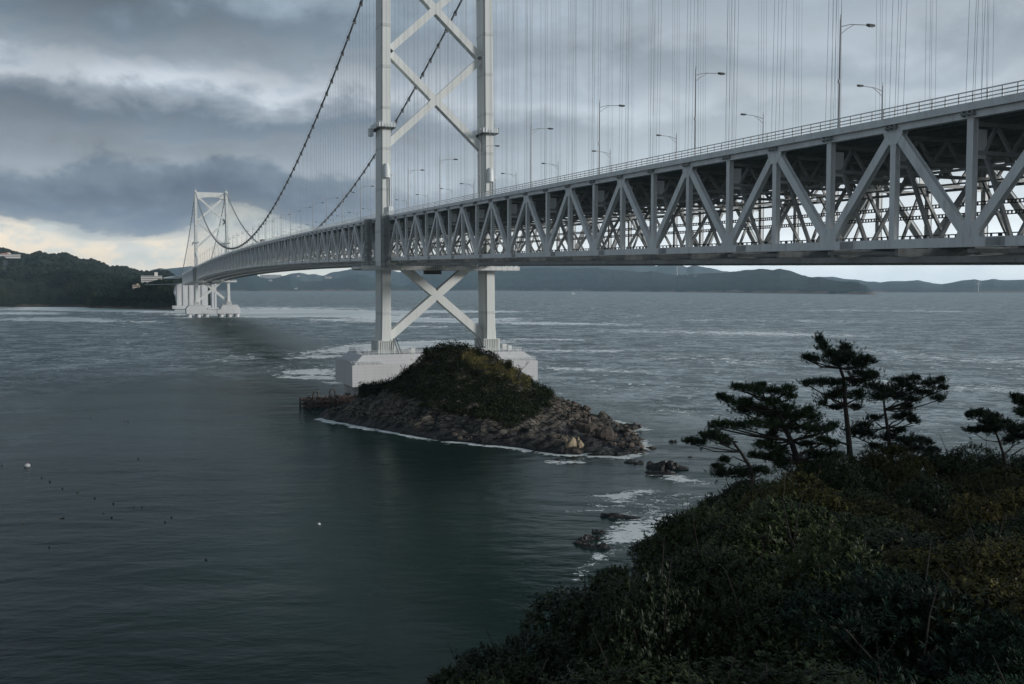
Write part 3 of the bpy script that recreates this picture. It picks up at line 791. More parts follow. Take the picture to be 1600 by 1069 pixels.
def kof(V, u, v, default):
    """distance at which the sight line at height v meets the slope"""
    ny, nx = V.shape[:2]; i = int(np.argmin([abs(pix(V[ny//2, c])[0]-u) for c in range(nx)]))
    for j in range(ny-8, 0, -1):
        if pix(V[j, i])[1] >= v: return pix(V[j, i])[2]-4
    return default
def surf(V, u, frac):
    """a point on a hill mesh: bearing column u, fraction of the way up"""
    ny = V.shape[0]; j = int(frac*(ny-8)); cols = np.array([pix(p)[0] for p in V[j]]); i = int(np.argmin(abs(cols-u))); return V[j, i]

# woodland crowns on the headland (a far-off wood)
def blobs(n, pts, r0, r1, sq=.8):
    base = []; 
    for a in range(4):
        for b in range(6):
            base.append((a, b))
    vv = []; ff = []; nb = 0
    ang = np.linspace(0, 2*math.pi, 7)[:-1]
    ringz = np.array([-.6, .1, .65]); ringr = np.array([.75, 1.0, .68])
    for i in range(n):
        p = pts[i]; r = r0+(r1-r0)*random.random()
        rs = r*(ringr[:, None]*(1+.3*(rng.random((3, 6))-.5)))
        vs = np.stack([p[0]+rs*np.cos(ang+random.random()), p[1]+rs*np.sin(ang), p[2]+(ringz[:, None]*r*sq+.15*r*(rng.random((3, 6))-.5))], 2).reshape(-1, 3)
        vv.append(vs); vv.append(np.array([[p[0], p[1], p[2]+r*sq*1.05]]))
        for a in range(2):
            for b in range(6): ff.append((nb+a*6+b, nb+a*6+(b+1) % 6, nb+(a+1)*6+(b+1) % 6, nb+(a+1)*6+b))
        for b in range(6): ff.append((nb+12+b, nb+12+(b+1) % 6, nb+18, nb+18))
        nb += 19
    return np.concatenate(vv), ff
def wood(name, V, n, r0, r1, jmax, jmin=3, seed=1):
    pts = []; ny, nx = V.shape[:2]
    while len(pts) < n:
        j = random.uniform(jmin, jmax); i = random.uniform(0, nx-2); a = V[int(j), int(i)]; b = V[int(j)+1, int(i)+1]
        q = a+(b-a)*np.array([random.random(), random.random(), .5])
        if fbm(q[0]/130, q[1]/130, seed, 3) < .36 or q[2] < 9 or not -220 < pix(q)[0] < 320: continue
        pts.append(q)
    vv, ff = blobs(n, pts, r0, r1)
    me = bpy.data.meshes.new(name); me.from_pydata(vv.tolist(), [], [tuple(dict.fromkeys(f)) for f in ff]); me.materials.append(M['near_wood'])
    o = bpy.data.objects.new(name, me); COL.objects.link(o); tag(o, kind='stuff'); return o
wood('headland_forest', V1, 3600, 3.5, 8, 39, 14, 3)
wood('headland_shore_forest', V2, 4200, 3, 6.5, 39, 4, 4)

# ================================================================== far buildings and small things
M['bwhite'] = mat('far_building_white', (.62, .60, .56), .8, .05, .1)
M['bwin'] = mat('far_building_windows', (.10, .11, .13), .5, .1, .2)
M['btan'] = mat('far_building_tan', (.42, .34, .26), .8, .1, .1)
def block(name, u, vtop, vbot, uw, V, label, floors=4, m=None, tower=None, depth=14., red=False, wing=None):
    k = kof(V, u, vbot-.3, 5850)
    p0 = atk(u-uw/2, vbot, k); p1 = atk(u+uw/2, vbot, k); hgt = (vbot-vtop)/FPX*k; wd = np.linalg.norm((p1-p0)[:2])
    c = (p0+p1)/2; o = empty(name, tuple(c), -YAW-math.atan((u-800)/FPX)*1.0)
    tag(o, label, 'building'); m = m or M['bwhite']
    q = MB(); q.box(-wd/2, wd/2, 0, depth, -1.5, hgt); q.box(-wd/2-.3, wd/2+.3, -.3, depth+.3, hgt, hgt+.4)
    if wing: q.box(-wd/2-wing, -wd/2, 3, depth, -1.5, hgt*.6)
    q.build('wall', m, o)
    q = MB(); fh = hgt/floors
    for f in range(floors):
        q.box(-wd/2+.5, wd/2-.5, -.06, .02, f*fh+fh*.35, f*fh+fh*.78)
    q.build('window_band', M['bwin'], o)
    q = MB()
    for f in range(floors): q.box(-wd/2, wd/2, -1.0, -.07, f*fh+fh*.86, f*fh+fh*1.08)
    q.build('balcony', m, o)
    q = MB(); tx = (tower if tower is not None else .2)*wd
    q.box(tx-wd*.05-1, tx+wd*.05+1, depth*.3, depth*.6, hgt+.4, hgt+(hgt*.55 if tower is not None else 2.5)); q.build('roof_house', m, o)
    if red:
        q = MB()
        q.prism([(-wd*.3, hgt+.4), (wd*.1, hgt+.4), (0., hgt+3.), (-wd*.2, hgt+3.)], 1, depth-1); q.build('roof', mat('red_tiles', (.35, .12, .09), .8), o)
    return o
block('hotel_building', 237, 431.5, 442.5, 31, V2, 'white four-storey hotel with a roof tower on the headland beside the far bridge end', 4, tower=.22)
block('hilltop_hotel', 12, 397.5, 402.5, 36, V1, 'long white hotel with reddish roofs on the hilltop at the left edge', 2, tower=.05, red=True)
block('roadside_building', 4, 442.5, 446.5, 17, V2, 'low grey-white building low on the wooded headland at the left edge', 2)
block('tan_building', 213, 445.5, 453.5, 11, V2, 'small tan building among trees below the white headland hotel', 2, M['btan'])
block('white_hotel', 423, 429.5, 434.5, 32, V3, 'long white hotel on the far hill, seen just under the bridge deck', 3, depth=40)
block('coast_house', 422.5, 437.5, 440, 6, V3, 'small white house on the slope below the long white hotel', 2, depth=30)
block('shore_hut', 462.5, 450, 451.6, 4.5, V3, 'tiny pale hut near the far shore right of the long white hotel', 1, depth=20)
block('far_hotel', 513, 432, 435, 11, V3, 'pale building on the far hill right of the long white hotel', 2, depth=40)
block('hill_house', 466, 430.5, 432.6, 5, V4, 'tiny white house high on the far inland hill left of the near tower', 1, depth=40)
block('ridge_building', 1087, 429.3, 432.2, 6.5, V5, 'small beige building on the ridge right of the wind turbine', 2, M['btan'], depth=30)
block('ridge_tower_building', 1074.5, 426, 430.5, 2.2, V5, 'slender white tower building on the ridge next to the wind turbine', 3, depth=15)
block('waterfront_building', 1388, 457.4, 459.2, 14, V6, 'long white building at the water by the tip of the dark island', 1, depth=20)
for i, (u, uw, vt, vb, txt) in enumerate([(1494, 8, 457.6, 460, 'pinkish low house at the right coast, left of the wind turbine'), (1508, 10, 456.4, 458.6, 'long pale house on the right coast, up the slope left of the wind turbine'),
        (1544, 6, 457.6, 460, 'grey gabled house on the right coast just right of the wind turbine'), (1562, 9, 457.2, 460.2, 'broad beige building on the right coast, second right of the wind turbine'), (1583, 18, 456.4, 458.4, 'long pale building on the right coast near the right edge of the photo')]):
    block('coast_building', u, vt, vb, uw, V6, txt, 1, M['btan'] if i in (0, 3) else None, depth=20)
# wind turbines
def turbine(u, vtop, vbot, V, label, rot, seed):
    k = kof(V, u, vbot, 6000)
    b = atk(u, vbot, k); h = (vbot-vtop)/FPX*k; o = empty('wind_turbine', tuple(b), -YAW); tag(o, label, 'wind turbine')
    wt_ = k*1.15/FPX
    q = MB(); q.tube([(0, 0, -15), (0, 0, h*.6), (0, 0, h)], [wt_*.62, wt_*.5, wt_*.36], 10); q.build('tower', M['bwhite'], o)
    q = MB(); q.box(-wt_*.5, wt_*.5, -wt_*1.2, wt_*1.5, h, h+wt_*.9); q.build('nacelle', M['bwhite'], o)
    for i in range(3):
        a = rot+i*2*math.pi/3; L_ = h*.52
        q = MB(); d = np.array([math.sin(a), 0, math.cos(a)]); c = np.array([0, -wt_*1.3, h+wt_*.4])
        q.tube([c, c+d*L_*.2, c+d*L_], [wt_*.25, wt_*.38, wt_*.08], 6); q.build('blade', M['bwhite'], o)
turbine(1058, 418, 430, V5, 'white wind turbine on the dark island ridge, seen under the bridge deck', -.5, 1)
turbine(1528.5, 443, 453.5, V6, 'white wind turbine on the right coast near the right edge', 0.02, 2)
# pylon on the headland
KP = kof(V1, 8, 425, 2350); b = atk(8, 425, KP); o = empty('power_pylon', tuple(b), 0); tag(o, 'lattice power pylon on the dark slope at the left edge', 'pylon')
q = MB(); hh = 18/FPX*KP
for sx in (-1, 1):
    for sy in (-1, 1): q.bar((sx*3, sy*3, -6), (sx*.5, sy*.5, hh), .3, .3)
for z in np.linspace(0, hh*.9, 6):
    w_ = 3-2.5*z/hh; q.bar((-w_, -w_, z), (w_, w_, z+3), .14, .14); q.bar((w_, -w_, z), (-w_, w_, z+3), .14, .14)
q.build('lattice', M['bwin'], o)
for f in (.62, .78, .93):
    q = MB(); q.bar((-5.5, 0, hh*f), (5.5, 0, hh*f), .7, .7); q.bar((-5.5, 0, hh*f), (0, 0, hh*f+2), .35, .35); q.bar((5.5, 0, hh*f), (0, 0, hh*f+2), .35, .35); q.build('cross_arm', M['bwin'], o)
# fishing boat
b = onz(895, 459.5); b = CAM+(b-CAM)*(3600/np.linalg.norm(b-CAM)) if False else b
kb = min(pix(b)[2], 4600); b = atk(895, 448.2, kb); b[2] = 0
o = empty('fishing_boat', tuple(b), -YAW+.5); tag(o, 'small white fishing boat with a mast out on the strait below the dark island', 'boat')
q = MB(); q.loft([[(x, -w_, .2), (x, w_, .2), (x, w_*1.25, 2.2+h_), (x, -w_*1.25, 2.2+h_)] for x, w_, h_ in ((-9, 2.2, .2), (0, 2.6, 0), (6, 1.8, .6), (10, .2, 1.6))]); q.build('hull', M['bwhite'], o)
q = MB(); q.box(-4, 1.5, -1.8, 1.8, 2.2, 6.5); q.box(-4.4, 2, -2.1, 2.1, 6.5, 6.9); q.box(-3.6, 1, -1.86, 1.86, 4.5, 5.6); q.build('wheelhouse', M['bwhite'], o)
q = MB(); q.tube([(-5, 0, 2), (-5, 0, 20)], .35, 6); q.bar((-5, 0, 17), (-1, 0, 10), .3, .3); q.bar((-7.5, 0, 15), (-2.5, 0, 15), .5, .5); q.build('mast', M['seam'], o)

# ================================================================== ISLET
shore = [(-47, -50), (-45, -60), (-41, -69), (-37, -80), (-33, -90), (-28, -101), (-19, -112), (-12, -126), (-2, -133), (5, -130), (9, -122), (13, -110), (17, -98), (20, -84), (19, -66), (16, -52), (4, -40), (-12, -34), (-26, -30), (-36, -33), (-43, -41)]
rid = []
for (u, v, yy) in [(545, 649, -46), (556, 634, -46), (568, 607, -47), (590, 604, -49), (612, 606, -52), (625, 591, -54), (641, 582, -56), (655, 566, -58), (668, 551, -60), (690, 545, -61), (715, 543.5, -62), (740, 547, -62), (765, 555, -64), (790, 569, -66), (815, 586, -68), (833, 606, -71), (848, 625, -75), (862, 644, -80), (900, 658, -92), (940, 671, -104), (980, 694, -118)]:
    r = ray(u, v); t_ = (yy-CAM[1])/r[1]; p = CAM+r*t_; rid.append(p)
def islet_h(x, y):
    ds = polydist(x, y, shore); best = np.full(np.shape(x), 1e9); hr = np.zeros(np.shape(x)); ww = np.zeros(np.shape(x))
    for a, b in zip(rid[:-1], rid[1:]):
        d, t_ = segd(x, y, a, b); h_ = a[2]+(b[2]-a[2])*t_; best = np.minimum(best, d); q_ = 1/(d+.5)**3; hr = hr+h_*q_; ww = ww+q_
    hr = hr/ww
    dp = np.maximum(ds, 0); t_ = dp/(dp+best+1e-6)
    h = hr*np.where(t_ < .25, t_*1.35, .3375+(t_-.25)*.883)
    return ds, t_, h, hr, best
gx = np.arange(-62, 48, .42); gy = np.arange(-150, -18, .42)
X, Y = np.meshgrid(gx, gy)
wx = X+2.2*(fbm(X/9, Y/9, 3, 3)-.5); wy = Y+2.2*(fbm(X/9+9, Y/9, 4, 3)-.5)
ds, tt, hh_, hr, bd = islet_h(wx, wy)
# tilted strata + blocky joints
ax = X*.86+Y*.5; ay = -X*.5+Y*.86
blk = vn(ax/3.2, ay/1.5, 8)*.55+vn(ax/1.4, ay/.8, 9)*.3+np.abs(vn(ax/6, ay/2.2, 12)-.5)*1.2
stp = (hh_*.9+ay*.35+1.5*fbm(X/7, Y/7, 2, 3)) % 1.6/1.6
rock = (blk-.7)*2.6+(stp-.5)*1.35+(fbm(X/.9, Y/.9, 5, 3)-.5)*.7
Z = np.where(ds > 0, hh_+.25+rock*np.clip(tt*9, .32, 1)*np.clip(1.25-tt, .15, 1), -3+np.maximum(ds, -2)*.8+2.6+rock*.25)
Z = np.where(ds < -1.2, -2.2, Z)
Vi = np.stack([X, Y, Z], 2)
m, t, p = newmat('islet_rock')
g = t.new('ShaderNodeNewGeometry'); pos = g.outputs['Position']; x_, y_, z_ = t.sep(pos)
nA = t.noise(t.mapping(pos, (1, 1, 2.2), (0, .4, .5)), .55, 7, .65); nB = t.noise(pos, 2.2, 5, .7); nC = t.noise(pos, .12, 4, .5)
c = t.mix(t.maprange(nA, .36, .66), (.022, .020, .018), (.17, .155, .13)); c = t.mix(t.maprange(nC, .45, .65), c, (.11, .09, .066))
vo = t.new('ShaderNodeTexVoronoi', feature='DISTANCE_TO_EDGE'); t.put(vo.inputs['Vector'], t.vm('ADD', t.mapping(pos, (.34, 1.7, 1.3), (0, .35, .5)), t.comb(t.m('MULTIPLY', nA, 1.2), t.m('MULTIPLY', nB, .5), 0))); vo.inputs['Scale'].default_value = .62
crk = t.maprange(vo.outputs['Distance'], 0., .13)
c = t.mix(t.maprange(nB, .52, .75), c, (.25, .235, .20))
c = t.mix(crk, (.008, .0075, .007), c)
wet = t.maprange(t.m('ADD', z_, t.m('MULTIPLY', nA, -2.2)), -.2, 1.4, 1., 0.)
c = t.mix(wet, c, (.012, .011, .010))
nz = t.sep(g.outputs['True Normal'])[2]
soil = t.m('MULTIPLY', t.maprange(t.m('ADD', z_, t.m('MULTIPLY', nC, 6.)), 8., 12.), t.maprange(nz, .45, .8))
c = t.mix(soil, c, (.030, .032, .016))
t.put(p.inputs['Base Color'], c); t.put(p.inputs['Roughness'], t.m('SUBTRACT', .95, t.m('MULTIPLY', wet, .5)))
b = t.new('ShaderNodeBump'); b.inputs['Distance'].default_value = .45; t.put(b.inputs['Height'], t.m('ADD', t.m('MULTIPLY', crk, .7), t.m('ADD', nA, t.m('MULTIPLY', nB, .6)))); t.l.new(b.outputs[0], p.inputs['Normal'])
M['rock'] = m
isl = npmesh('rocky_islet', Vi.reshape(-1, 3), gridF(len(gx), len(gy)), M['rock'])
tag(isl, kind='structure')
def hz(x, y):
    i = int(round((x-gx[0])/.42)); j = int(round((y-gy[0])/.42))
    return Z[min(max(j, 0), len(gy)-1), min(max(i, 0), len(gx)-1)]
M['wetrock'] = mat('wet_black_rock', (.016, .015, .014), .5, .4, 1.2, (.05, .045, .04), bump=.15, bscale=1.5)
M['boulder'] = mat('brown_boulder', (.075, .066, .058), .9, .4, .8, (.16, .14, .12), bump=.1, bscale=2)
_t = NT(M['boulder'].node_tree); _p = _t.n['Principled BSDF']; _c = _p.inputs['Base Color'].links[0].from_socket
_r = _t.new('ShaderNodeNewGeometry').outputs['Random Per Island']
_t.put(_p.inputs['Base Color'], _t.mix(1.0, _c, _t.ramp(_r, [(0, (.35, .34, .33)), (.5, (.8, .76, .72)), (1, (1.5, 1.35, 1.2))]), 'MULTIPLY'))
M['paleb'] = mat('pale_tan_rock', (.26, .21, .14), .9, .25, .5, (.08, .07, .06), bump=.15, bscale=1.2)
def rockmesh(mb, c, r, seed, nlat=7, nlon=10, rz=0.):
    rs = np.random.default_rng(seed); planes = rs.normal(size=(12, 3)); planes /= np.linalg.norm(planes, axis=1)[:, None]; off = rs.uniform(.48, .95, 12)
    rings = []; ca, sa = math.cos(rz), math.sin(rz)
    for i in range(1, nlat):
        th = math.pi*i/nlat; rg = []
        for j in range(nlon):
            ph = 2*math.pi*j/nlon; d = np.array([math.sin(th)*math.cos(ph), math.sin(th)*math.sin(ph), -math.cos(th)])
            dd = planes@d; k_ = min([1.]+[o_/x for o_, x in zip(off, dd) if x > .05])
            q = d*k_*np.array(r)*(1+.08*(rs.random()-.5)); rg.append((c[0]+q[0]*ca-q[1]*sa, c[1]+q[0]*sa+q[1]*ca, c[2]+q[2]))
        rings.append(rg)
    mb.loft(rings)
# rubble at the islet's right tip and along its foot
rub = MB(); n = 0
while n < 900:
    x = random.uniform(-30, 22); y = random.uniform(-136, -62)
    d_ = float(polydist(np.array([x]), np.array([y]), shore)[0])
    w_ = (x > 2 and y < -72)
    if d_ < -2.2 or (not w_ and d_ > 2.5) or (w_ and d_ > 14): continue
    if w_ is False and random.random() < .93: continue
    r = random.choice([.2, .3, .4, .5, .65, .85]) if w_ else random.choice([.3, .4, .6, .8])
    z = max(hz(x, y), -.2)
    rockmesh(rub, (x, y, z+r*.05), (r*random.uniform(.9, 1.7), r, r*.7), n, 5, 7, random.random()*6); n += 1
tag(rub.build('shore_boulders', M['boulder'], smooth=False), kind='stuff')
def rockthing(name, u, v, r, m, label, seed, rz=0., z=None, sub=0):
    p0 = onz(u, v, 0 if z is None else z); q = MB(); rockmesh(q, (0, 0, r[2]*.05-sub), (r[0], r[1], r[2]*(.7 if 'reef' in name else 1)), seed, 9, 14, rz)
    if max(r) > .9:
        rs = np.random.default_rng(seed)
        for i in range(11 if 'reef' in name else 3): 
            a = (rs.random()-.5)*1.3*r[0]; q2 = (rs.random()-.5)*r[1]*.8; rockmesh(q, (a*math.cos(rz)-q2*math.sin(rz), a*math.sin(rz)+q2*math.cos(rz), r[2]*.2-sub), (r[0]*(.18+.2*rs.random()), r[1]*(.3+.25*rs.random()), r[2]*(.5+.8*rs.random())), seed*7+i, 7, 9, rz+rs.random()-.5)
    o = q.build(name, m); o.location = tuple(p0); tag(o, label, 'rock'); return o
rockthing('reef_rock', 1040, 733, (4.6, 1.8, 1.35), M['wetrock'], 'large flat black rock in the water between the islet tip and the pine', 5, -.55)
rockthing('reef_rock', 1033, 741, (3.2, 1.1, .7), M['wetrock'], 'low black slab just in front of the large flat black rock', 6, -.45)
rockthing('reef_rock', 968, 809, (3.4, 1.0, .55), M['wetrock'], 'long thin black ledge in the white foam, uppermost of the reef rocks', 7, -.6)
rockthing('reef_rock', 921, 843, (1.7, .9, .6), M['wetrock'], 'black rock at the left edge of the foam beside the lower reef', 8, -.3)
rockthing('reef_rock', 931, 856, (2.1, .8, .5), M['wetrock'], 'elongated black rock lowest in the foam, right by the bushes', 9, -.5)
rockthing('reef_rock', 908, 849, (1.3, .8, .4), M['wetrock'], 'leftmost small black rock at the outer edge of the foam', 10, -.2)
rockthing('reef_rock', 936, 832, (1.3, .7, .4), M['wetrock'], 'small black rock in the foam between the two reef groups', 11, -.4)
rockthing('reef_rock', 1052, 691, (1.1, .8, .5), M['wetrock'], 'lone dark rock in the water left of the leftmost pine branch', 12)
rockthing('reef_rock', 1079, 715, (.8, .6, .4), M['wetrock'], 'tiny dark rock in the water under the leftmost pine branch', 13)
rockthing('reef_rock', 998, 724, (1.2, .7, .45), M['wetrock'], 'small round rock left of the large flat black rock', 14)
rockthing('reef_rock', 983, 722, (1.2, .7, .4), M['wetrock'], 'small low rock second left of the large flat black rock', 15)
rockthing('reef_rock', 873, 719, (.9, .7, .5), M['wetrock'], 'little dark rock in the surf below the pale split rock', 16)
rockthing('split_rock', 893, 701, (1.5, 1.2, 2.4), M['paleb'], 'pale tan split rock standing at the waterline of the islet', 17, .3, .8)
rockthing('shore_boulder', 905, 697, (1.5, 1.2, 1.9), M['paleb'], 'pale boulder leaning right beside the split tan rock', 18, .8, .9)
rockthing('shore_boulder', 912, 668, (3.0, 1.8, 1.8), M['boulder'], 'big grey boulder on the back of the islet tip', 19, -.5, 3.)
rockthing('shore_boulder', 945, 680, (3.2, 1.6, 1.6), M['boulder'], 'slanting grey boulder at the middle of the islet tip', 20, -.6, 2.)
rockthing('shore_boulder', 985, 668, (3.4, 1.3, 1.1), M['wetrock'], 'dark flat rock at the far side of the islet tip', 21, -.3, .4)
# ------------------------------------------------------------------ leaf tools
def leafmat(name, c1, c2, rough=.45, spec=.35, trans=.0, scale=3.):
    m, t, p = newmat(name)
    g = t.new('ShaderNodeNewGeometry'); oi = t.new('ShaderNodeObjectInfo')
    n = t.noise(g.outputs['Position'], scale, 3, .6)
    r = g.outputs['Random Per Island']
    f = t.m('ADD', t.m('MULTIPLY', n, .5), t.m('MULTIPLY', r, .5))
    c = t.mix(t.maprange(f, .25, .75), c1, c2)
    c = t.mix(1.0, c, t.ramp(oi.outputs['Random'], [(0, (.62, .70, .74)), (.5, (1., 1., 1.)), (1, (1.55, 1.42, 1.1))]), 'MULTIPLY')
    t.put(p.inputs['Base Color'], c); p.inputs['Roughness'].default_value = rough; p.inputs['Specular IOR Level'].default_value = spec
    return m
M['leafA'] = leafmat('glossy_dark_leaves', (.008, .015, .006), (.030, .046, .016), .5, .18)
M['leafB'] = leafmat('olive_brown_leaves', (.020, .022, .008), (.055, .054, .016), .65, .1)
M['leafC'] = leafmat('yellowing_leaves', (.018, .022, .008), (.085, .072, .014), .6, .2)
M['leafD'] = leafmat('blue_green_leaves', (.005, .015, .009), (.015, .038, .022), .55, .14)
M['scrub'] = leafmat('islet_scrub_leaves', (.010, .014, .007), (.029, .037, .015), .8, .1, scale=.25)
M['grass'] = leafmat('islet_dry_grass', (.09, .080, .030), (.22, .19, .075), .9, .1, scale=.4)
M['needle'] = leafmat('pine_needles', (.007, .017, .008), (.018, .040, .014), .6, .2, scale=1.5)
M['bark'] = mat('pine_bark', (.022, .018, .016), .95, .3, 4, (.05, .04, .035), bump=.03, bscale=8)
M['twig'] = mat('dead_grey_wood', (.06, .055, .05), .9, .2, 4)
M['soil'] = mat('dark_hillside_soil', (.014, .013, .009), 1., .3, 1.5, (.02, .024, .012), bump=.1)

def leaves(C, A, N, ln, wd, fold=.12):
    """leaf quads-with-fold: C base points, A directions, N side vectors"""
    n = len(C); A = A/np.linalg.norm(A, axis=1)[:, None]; Sx = np.cross(A, N); Sx /= (np.linalg.norm(Sx, axis=1)[:, None]+1e-9); Up = np.cross(Sx, A)
    ln = ln[:, None]; wd = wd[:, None]
    v0 = C; v1 = C+A*ln*.5+Sx*wd*.5+Up*wd*fold; v2 = C+A*ln; v3 = C+A*ln*.5-Sx*wd*.5+Up*wd*fold
    V = np.stack([v0, v1, v2, v3], 1).reshape(-1, 3); F = np.arange(n*4).reshape(n, 4); return V, F
def unit(n): 
    a = rng.normal(size=(n, 3)); return a/np.linalg.norm(a, axis=1)[:, None]

# ================================================================== ISLET VEGETATION
veg = []; q1 = []; gr = []
tries = 0
vegline = [(540, 625), (565, 606), (600, 612), (640, 628), (680, 640), (720, 651), (760, 660), (800, 668), (835, 652), (850, 640), (862, 642)]
while len(veg) < 5200 and tries < 200000:
    tries += 1
    i = random.randrange(len(gx)); j = random.randrange(len(gy)); x, y, z = gx[i], gy[j], Z[j, i]
    if z < 2.2 or pix((x, y, z))[0] < 563: continue
    u, v, k_ = pix((x, y, z)); lim = interp(vegline, u) if 540 < u < 862 else -1
    lim += 26*(fbm(np.array(x/5.), np.array(y/5.), 31, 3)-.5)
    back_ = y > -56
    if (v > lim and not back_) or (u > 862 and not (back_ and z > 4)): continue
    veg.append((x, y, z))
    # the dry grass streak runs down from the crest on the right
    gl = abs((v-562)-(u-735)*.42)
    if 722 < u < 825 and gl < 10+5*math.sin(u*.3) and not back_ and random.random() < .93: gr.append((x, y, z)); veg.pop()
VC = np.array(veg); nl = 22
VC[:, 2] += (rng.random(len(VC)) < .12)*.9
cen = np.repeat(VC, nl, 0); rad = np.repeat(rng.uniform(.5, 1.25, len(VC))*(.25+1.5*fbm(VC[:, 0]/3, VC[:, 1]/3, 77, 2)), nl)
dirs = unit(len(cen)); dirs[:, 2] = np.abs(dirs[:, 2])*1.1-.15
pos = cen+dirs*rad[:, None]*rng.uniform(.5, 1.05, len(cen))[:, None]; pos[:, 2] += .25
Vv, Ff = leaves(pos, dirs+unit(len(cen))*.8, unit(len(cen)), rng.uniform(.25, .55, len(cen)), rng.uniform(.16, .30, len(cen)))
o = npmesh('islet_scrub', Vv, Ff, M['scrub']); tag(o, kind='stuff')
if gr:
    G = np.repeat(np.array(gr), 40, 0); G[:, :2] += rng.normal(size=(len(G), 2))*.5
    A_ = np.stack([rng.normal(size=len(G))*.3+.2, rng.normal(size=len(G))*.3, np.ones(len(G))], 1)
    Vv, Ff = leaves(G, A_, unit(len(G)), rng.uniform(.5, 1.1, len(G)), rng.uniform(.05, .12, len(G)))
    o = npmesh('islet_dry_grass', Vv, Ff, M['grass']); tag(o, kind='stuff')
def deadtree(u, v, k_, h, label, seed, green=0, lean=0.):
    rs = random.Random(seed); b = atk(u, v, k_); b[2] = min(b[2], hz(b[0], b[1])+.8) if abs(b[2]-hz(b[0], b[1])) < 3 else b[2]
    o = empty('small_tree', tuple(b)); tag(o, label, 'tree')
    q = MB()
    def grow(p, d, L_, r, n):
        pts = [p]; 
        for i in range(3):
            d = d+np.array([rs.uniform(-.25, .25), rs.uniform(-.25, .25), rs.uniform(-.05, .2)]); d /= np.linalg.norm(d); pts.append(pts[-1]+d*L_/3)
        q.tube(pts, [r, r*.85, r*.7, r*.5], 5)
        if n:
            for i in range(3 if n > 1 else 2):
                a = rs.uniform(0, 6.28); dd = d*.7+np.array([math.cos(a), math.sin(a), .25])*.75; grow(pts[rs.choice([1, 2, 3])], dd/np.linalg.norm(dd), L_*.62, r*.55, n-1)
        tips.append(pts[-1])
    tips = []; grow(np.array([0., 0, -.8]), np.array([lean, 0, 1.]), h*.55, .10+h*.012, 3)
    q.build('trunk', M['twig'] if not green else M['bark'], o)
    if green:
        T_ = np.array(tips*green); nn = 16; C_ = np.repeat(T_, nn, 0)+rng.normal(size=(len(T_)*nn, 3))*.35
        Vv, Ff = leaves(C_, unit(len(C_)), unit(len(C_)), rng.uniform(.2, .4, len(C_)), rng.uniform(.1, .2, len(C_))); npmesh('crown', Vv, Ff, M['scrub'], o)
    return o
deadtree(633, 578, 262, 3.4, 'bare dead tree standing on the left ridge of the islet against the white pier', 1)
deadtree(609, 600, 264, 2.9, 'small dead tree low on the left shoulder of the islet', 2)
deadtree(650, 573, 259, 2.0, 'short bare twiggy sapling just left of the islet summit', 3)
deadtree(773, 561, 254, 3.0, 'thin upright dead stem on the right side of the islet crest', 4)
deadtree(811, 588, 250, 4.6, 'wide bare branching tree on the right shoulder of the islet against the pier', 5, 0, .3)
deadtree(795, 577, 252, 2.4, 'low leafy windswept tree left of the wide bare tree on the islet', 6, 2, -.3)
deadtree(671, 552, 258, 2.2, 'green windswept tree leaning left at the islet summit', 7, 3, -.9)
deadtree(633, 592, 261, 2.6, 'dark bushy tree at the foot of the dead tree on the islet ridge', 8, 3)
deadtree(567, 610, 268, 2.2, 'low dark bush at the left end of the islet under the pier', 9, 3)

# ================================================================== FENDER FRAMES with hoops round the pier foot
def fender(name, c, rz, Lx, Ly, hoops, label, seed):
    rs = random.Random(seed); o = empty(name, (c[0], c[1], 0), rz); tag(o, label, 'pier fender')
    q = MB()
    for y in (-Ly, 0, Ly):
        for z in (.6, 1.9): q.bar((-Lx, y, z), (Lx, y, z), .5, .45)
    n = int(Lx/1.6)
    for i in range(-n, n+1):
        x = i*Lx/n
        for z in (.5, 1.8): q.bar((x, -Ly, z), (x, Ly, z), .4, .35)
        for y in (-Ly, 0, Ly): q.tube([(x, y, -3), (x, y, 2.2+rs.random()*.5)], .28, 7)
        if rs.random() < .6: q.box(x-.5, x+.4, -Ly*rs.random()-.4, 0, 1.9, 2.6+rs.random()*.5)
    q.build('frame', M['rust'], o)
    for (x, y, z, r, a) in hoops:
        h_ = MB(); pts = [(x+r*math.cos(t_)*math.cos(a), y+r*math.cos(t_)*math.sin(a), z+r*1.35*math.sin(t_)) for t_ in np.linspace(-.25, math.pi+.25, 12)]
        pts = [(pts[0][0], pts[0][1], z-1.3)]+pts+[(pts[-1][0], pts[-1][1], z-1.3)]
        h_.tube(pts, .26, 8); h_.build('rubber_hoop', M['hoop'], o, smooth=True)
c0 = onz(516, 634)
fender('pier_fender', c0, .12, 7.5, 4.2, [(-7.3, -3.6, 2.2, .75, 0), (-6.2, -4.4, 1.6, .7, .2), (-3.0, 4.0, 2.9, .75, 0), (2.2, 4.6, 3.3, .8, .1), (-.2, -4.6, 1.5, .8, 0), (6.8, -4.6, 1.2, .75, .4)], 'rusty fender frame with dark rubber hoops in the water left of the islet', 3)
c1 = onz(838, 628)
fender('pier_fender', c1, .2, 2.6, 3., [(2.2, 2.6, 1.7, 1.0, .5), (1.0, 0., 1.9, .8, .6), (2.6, -2.0, 1.3, .9, .6)], 'rusty orange fender with hoops showing behind the right end of the islet', 4)

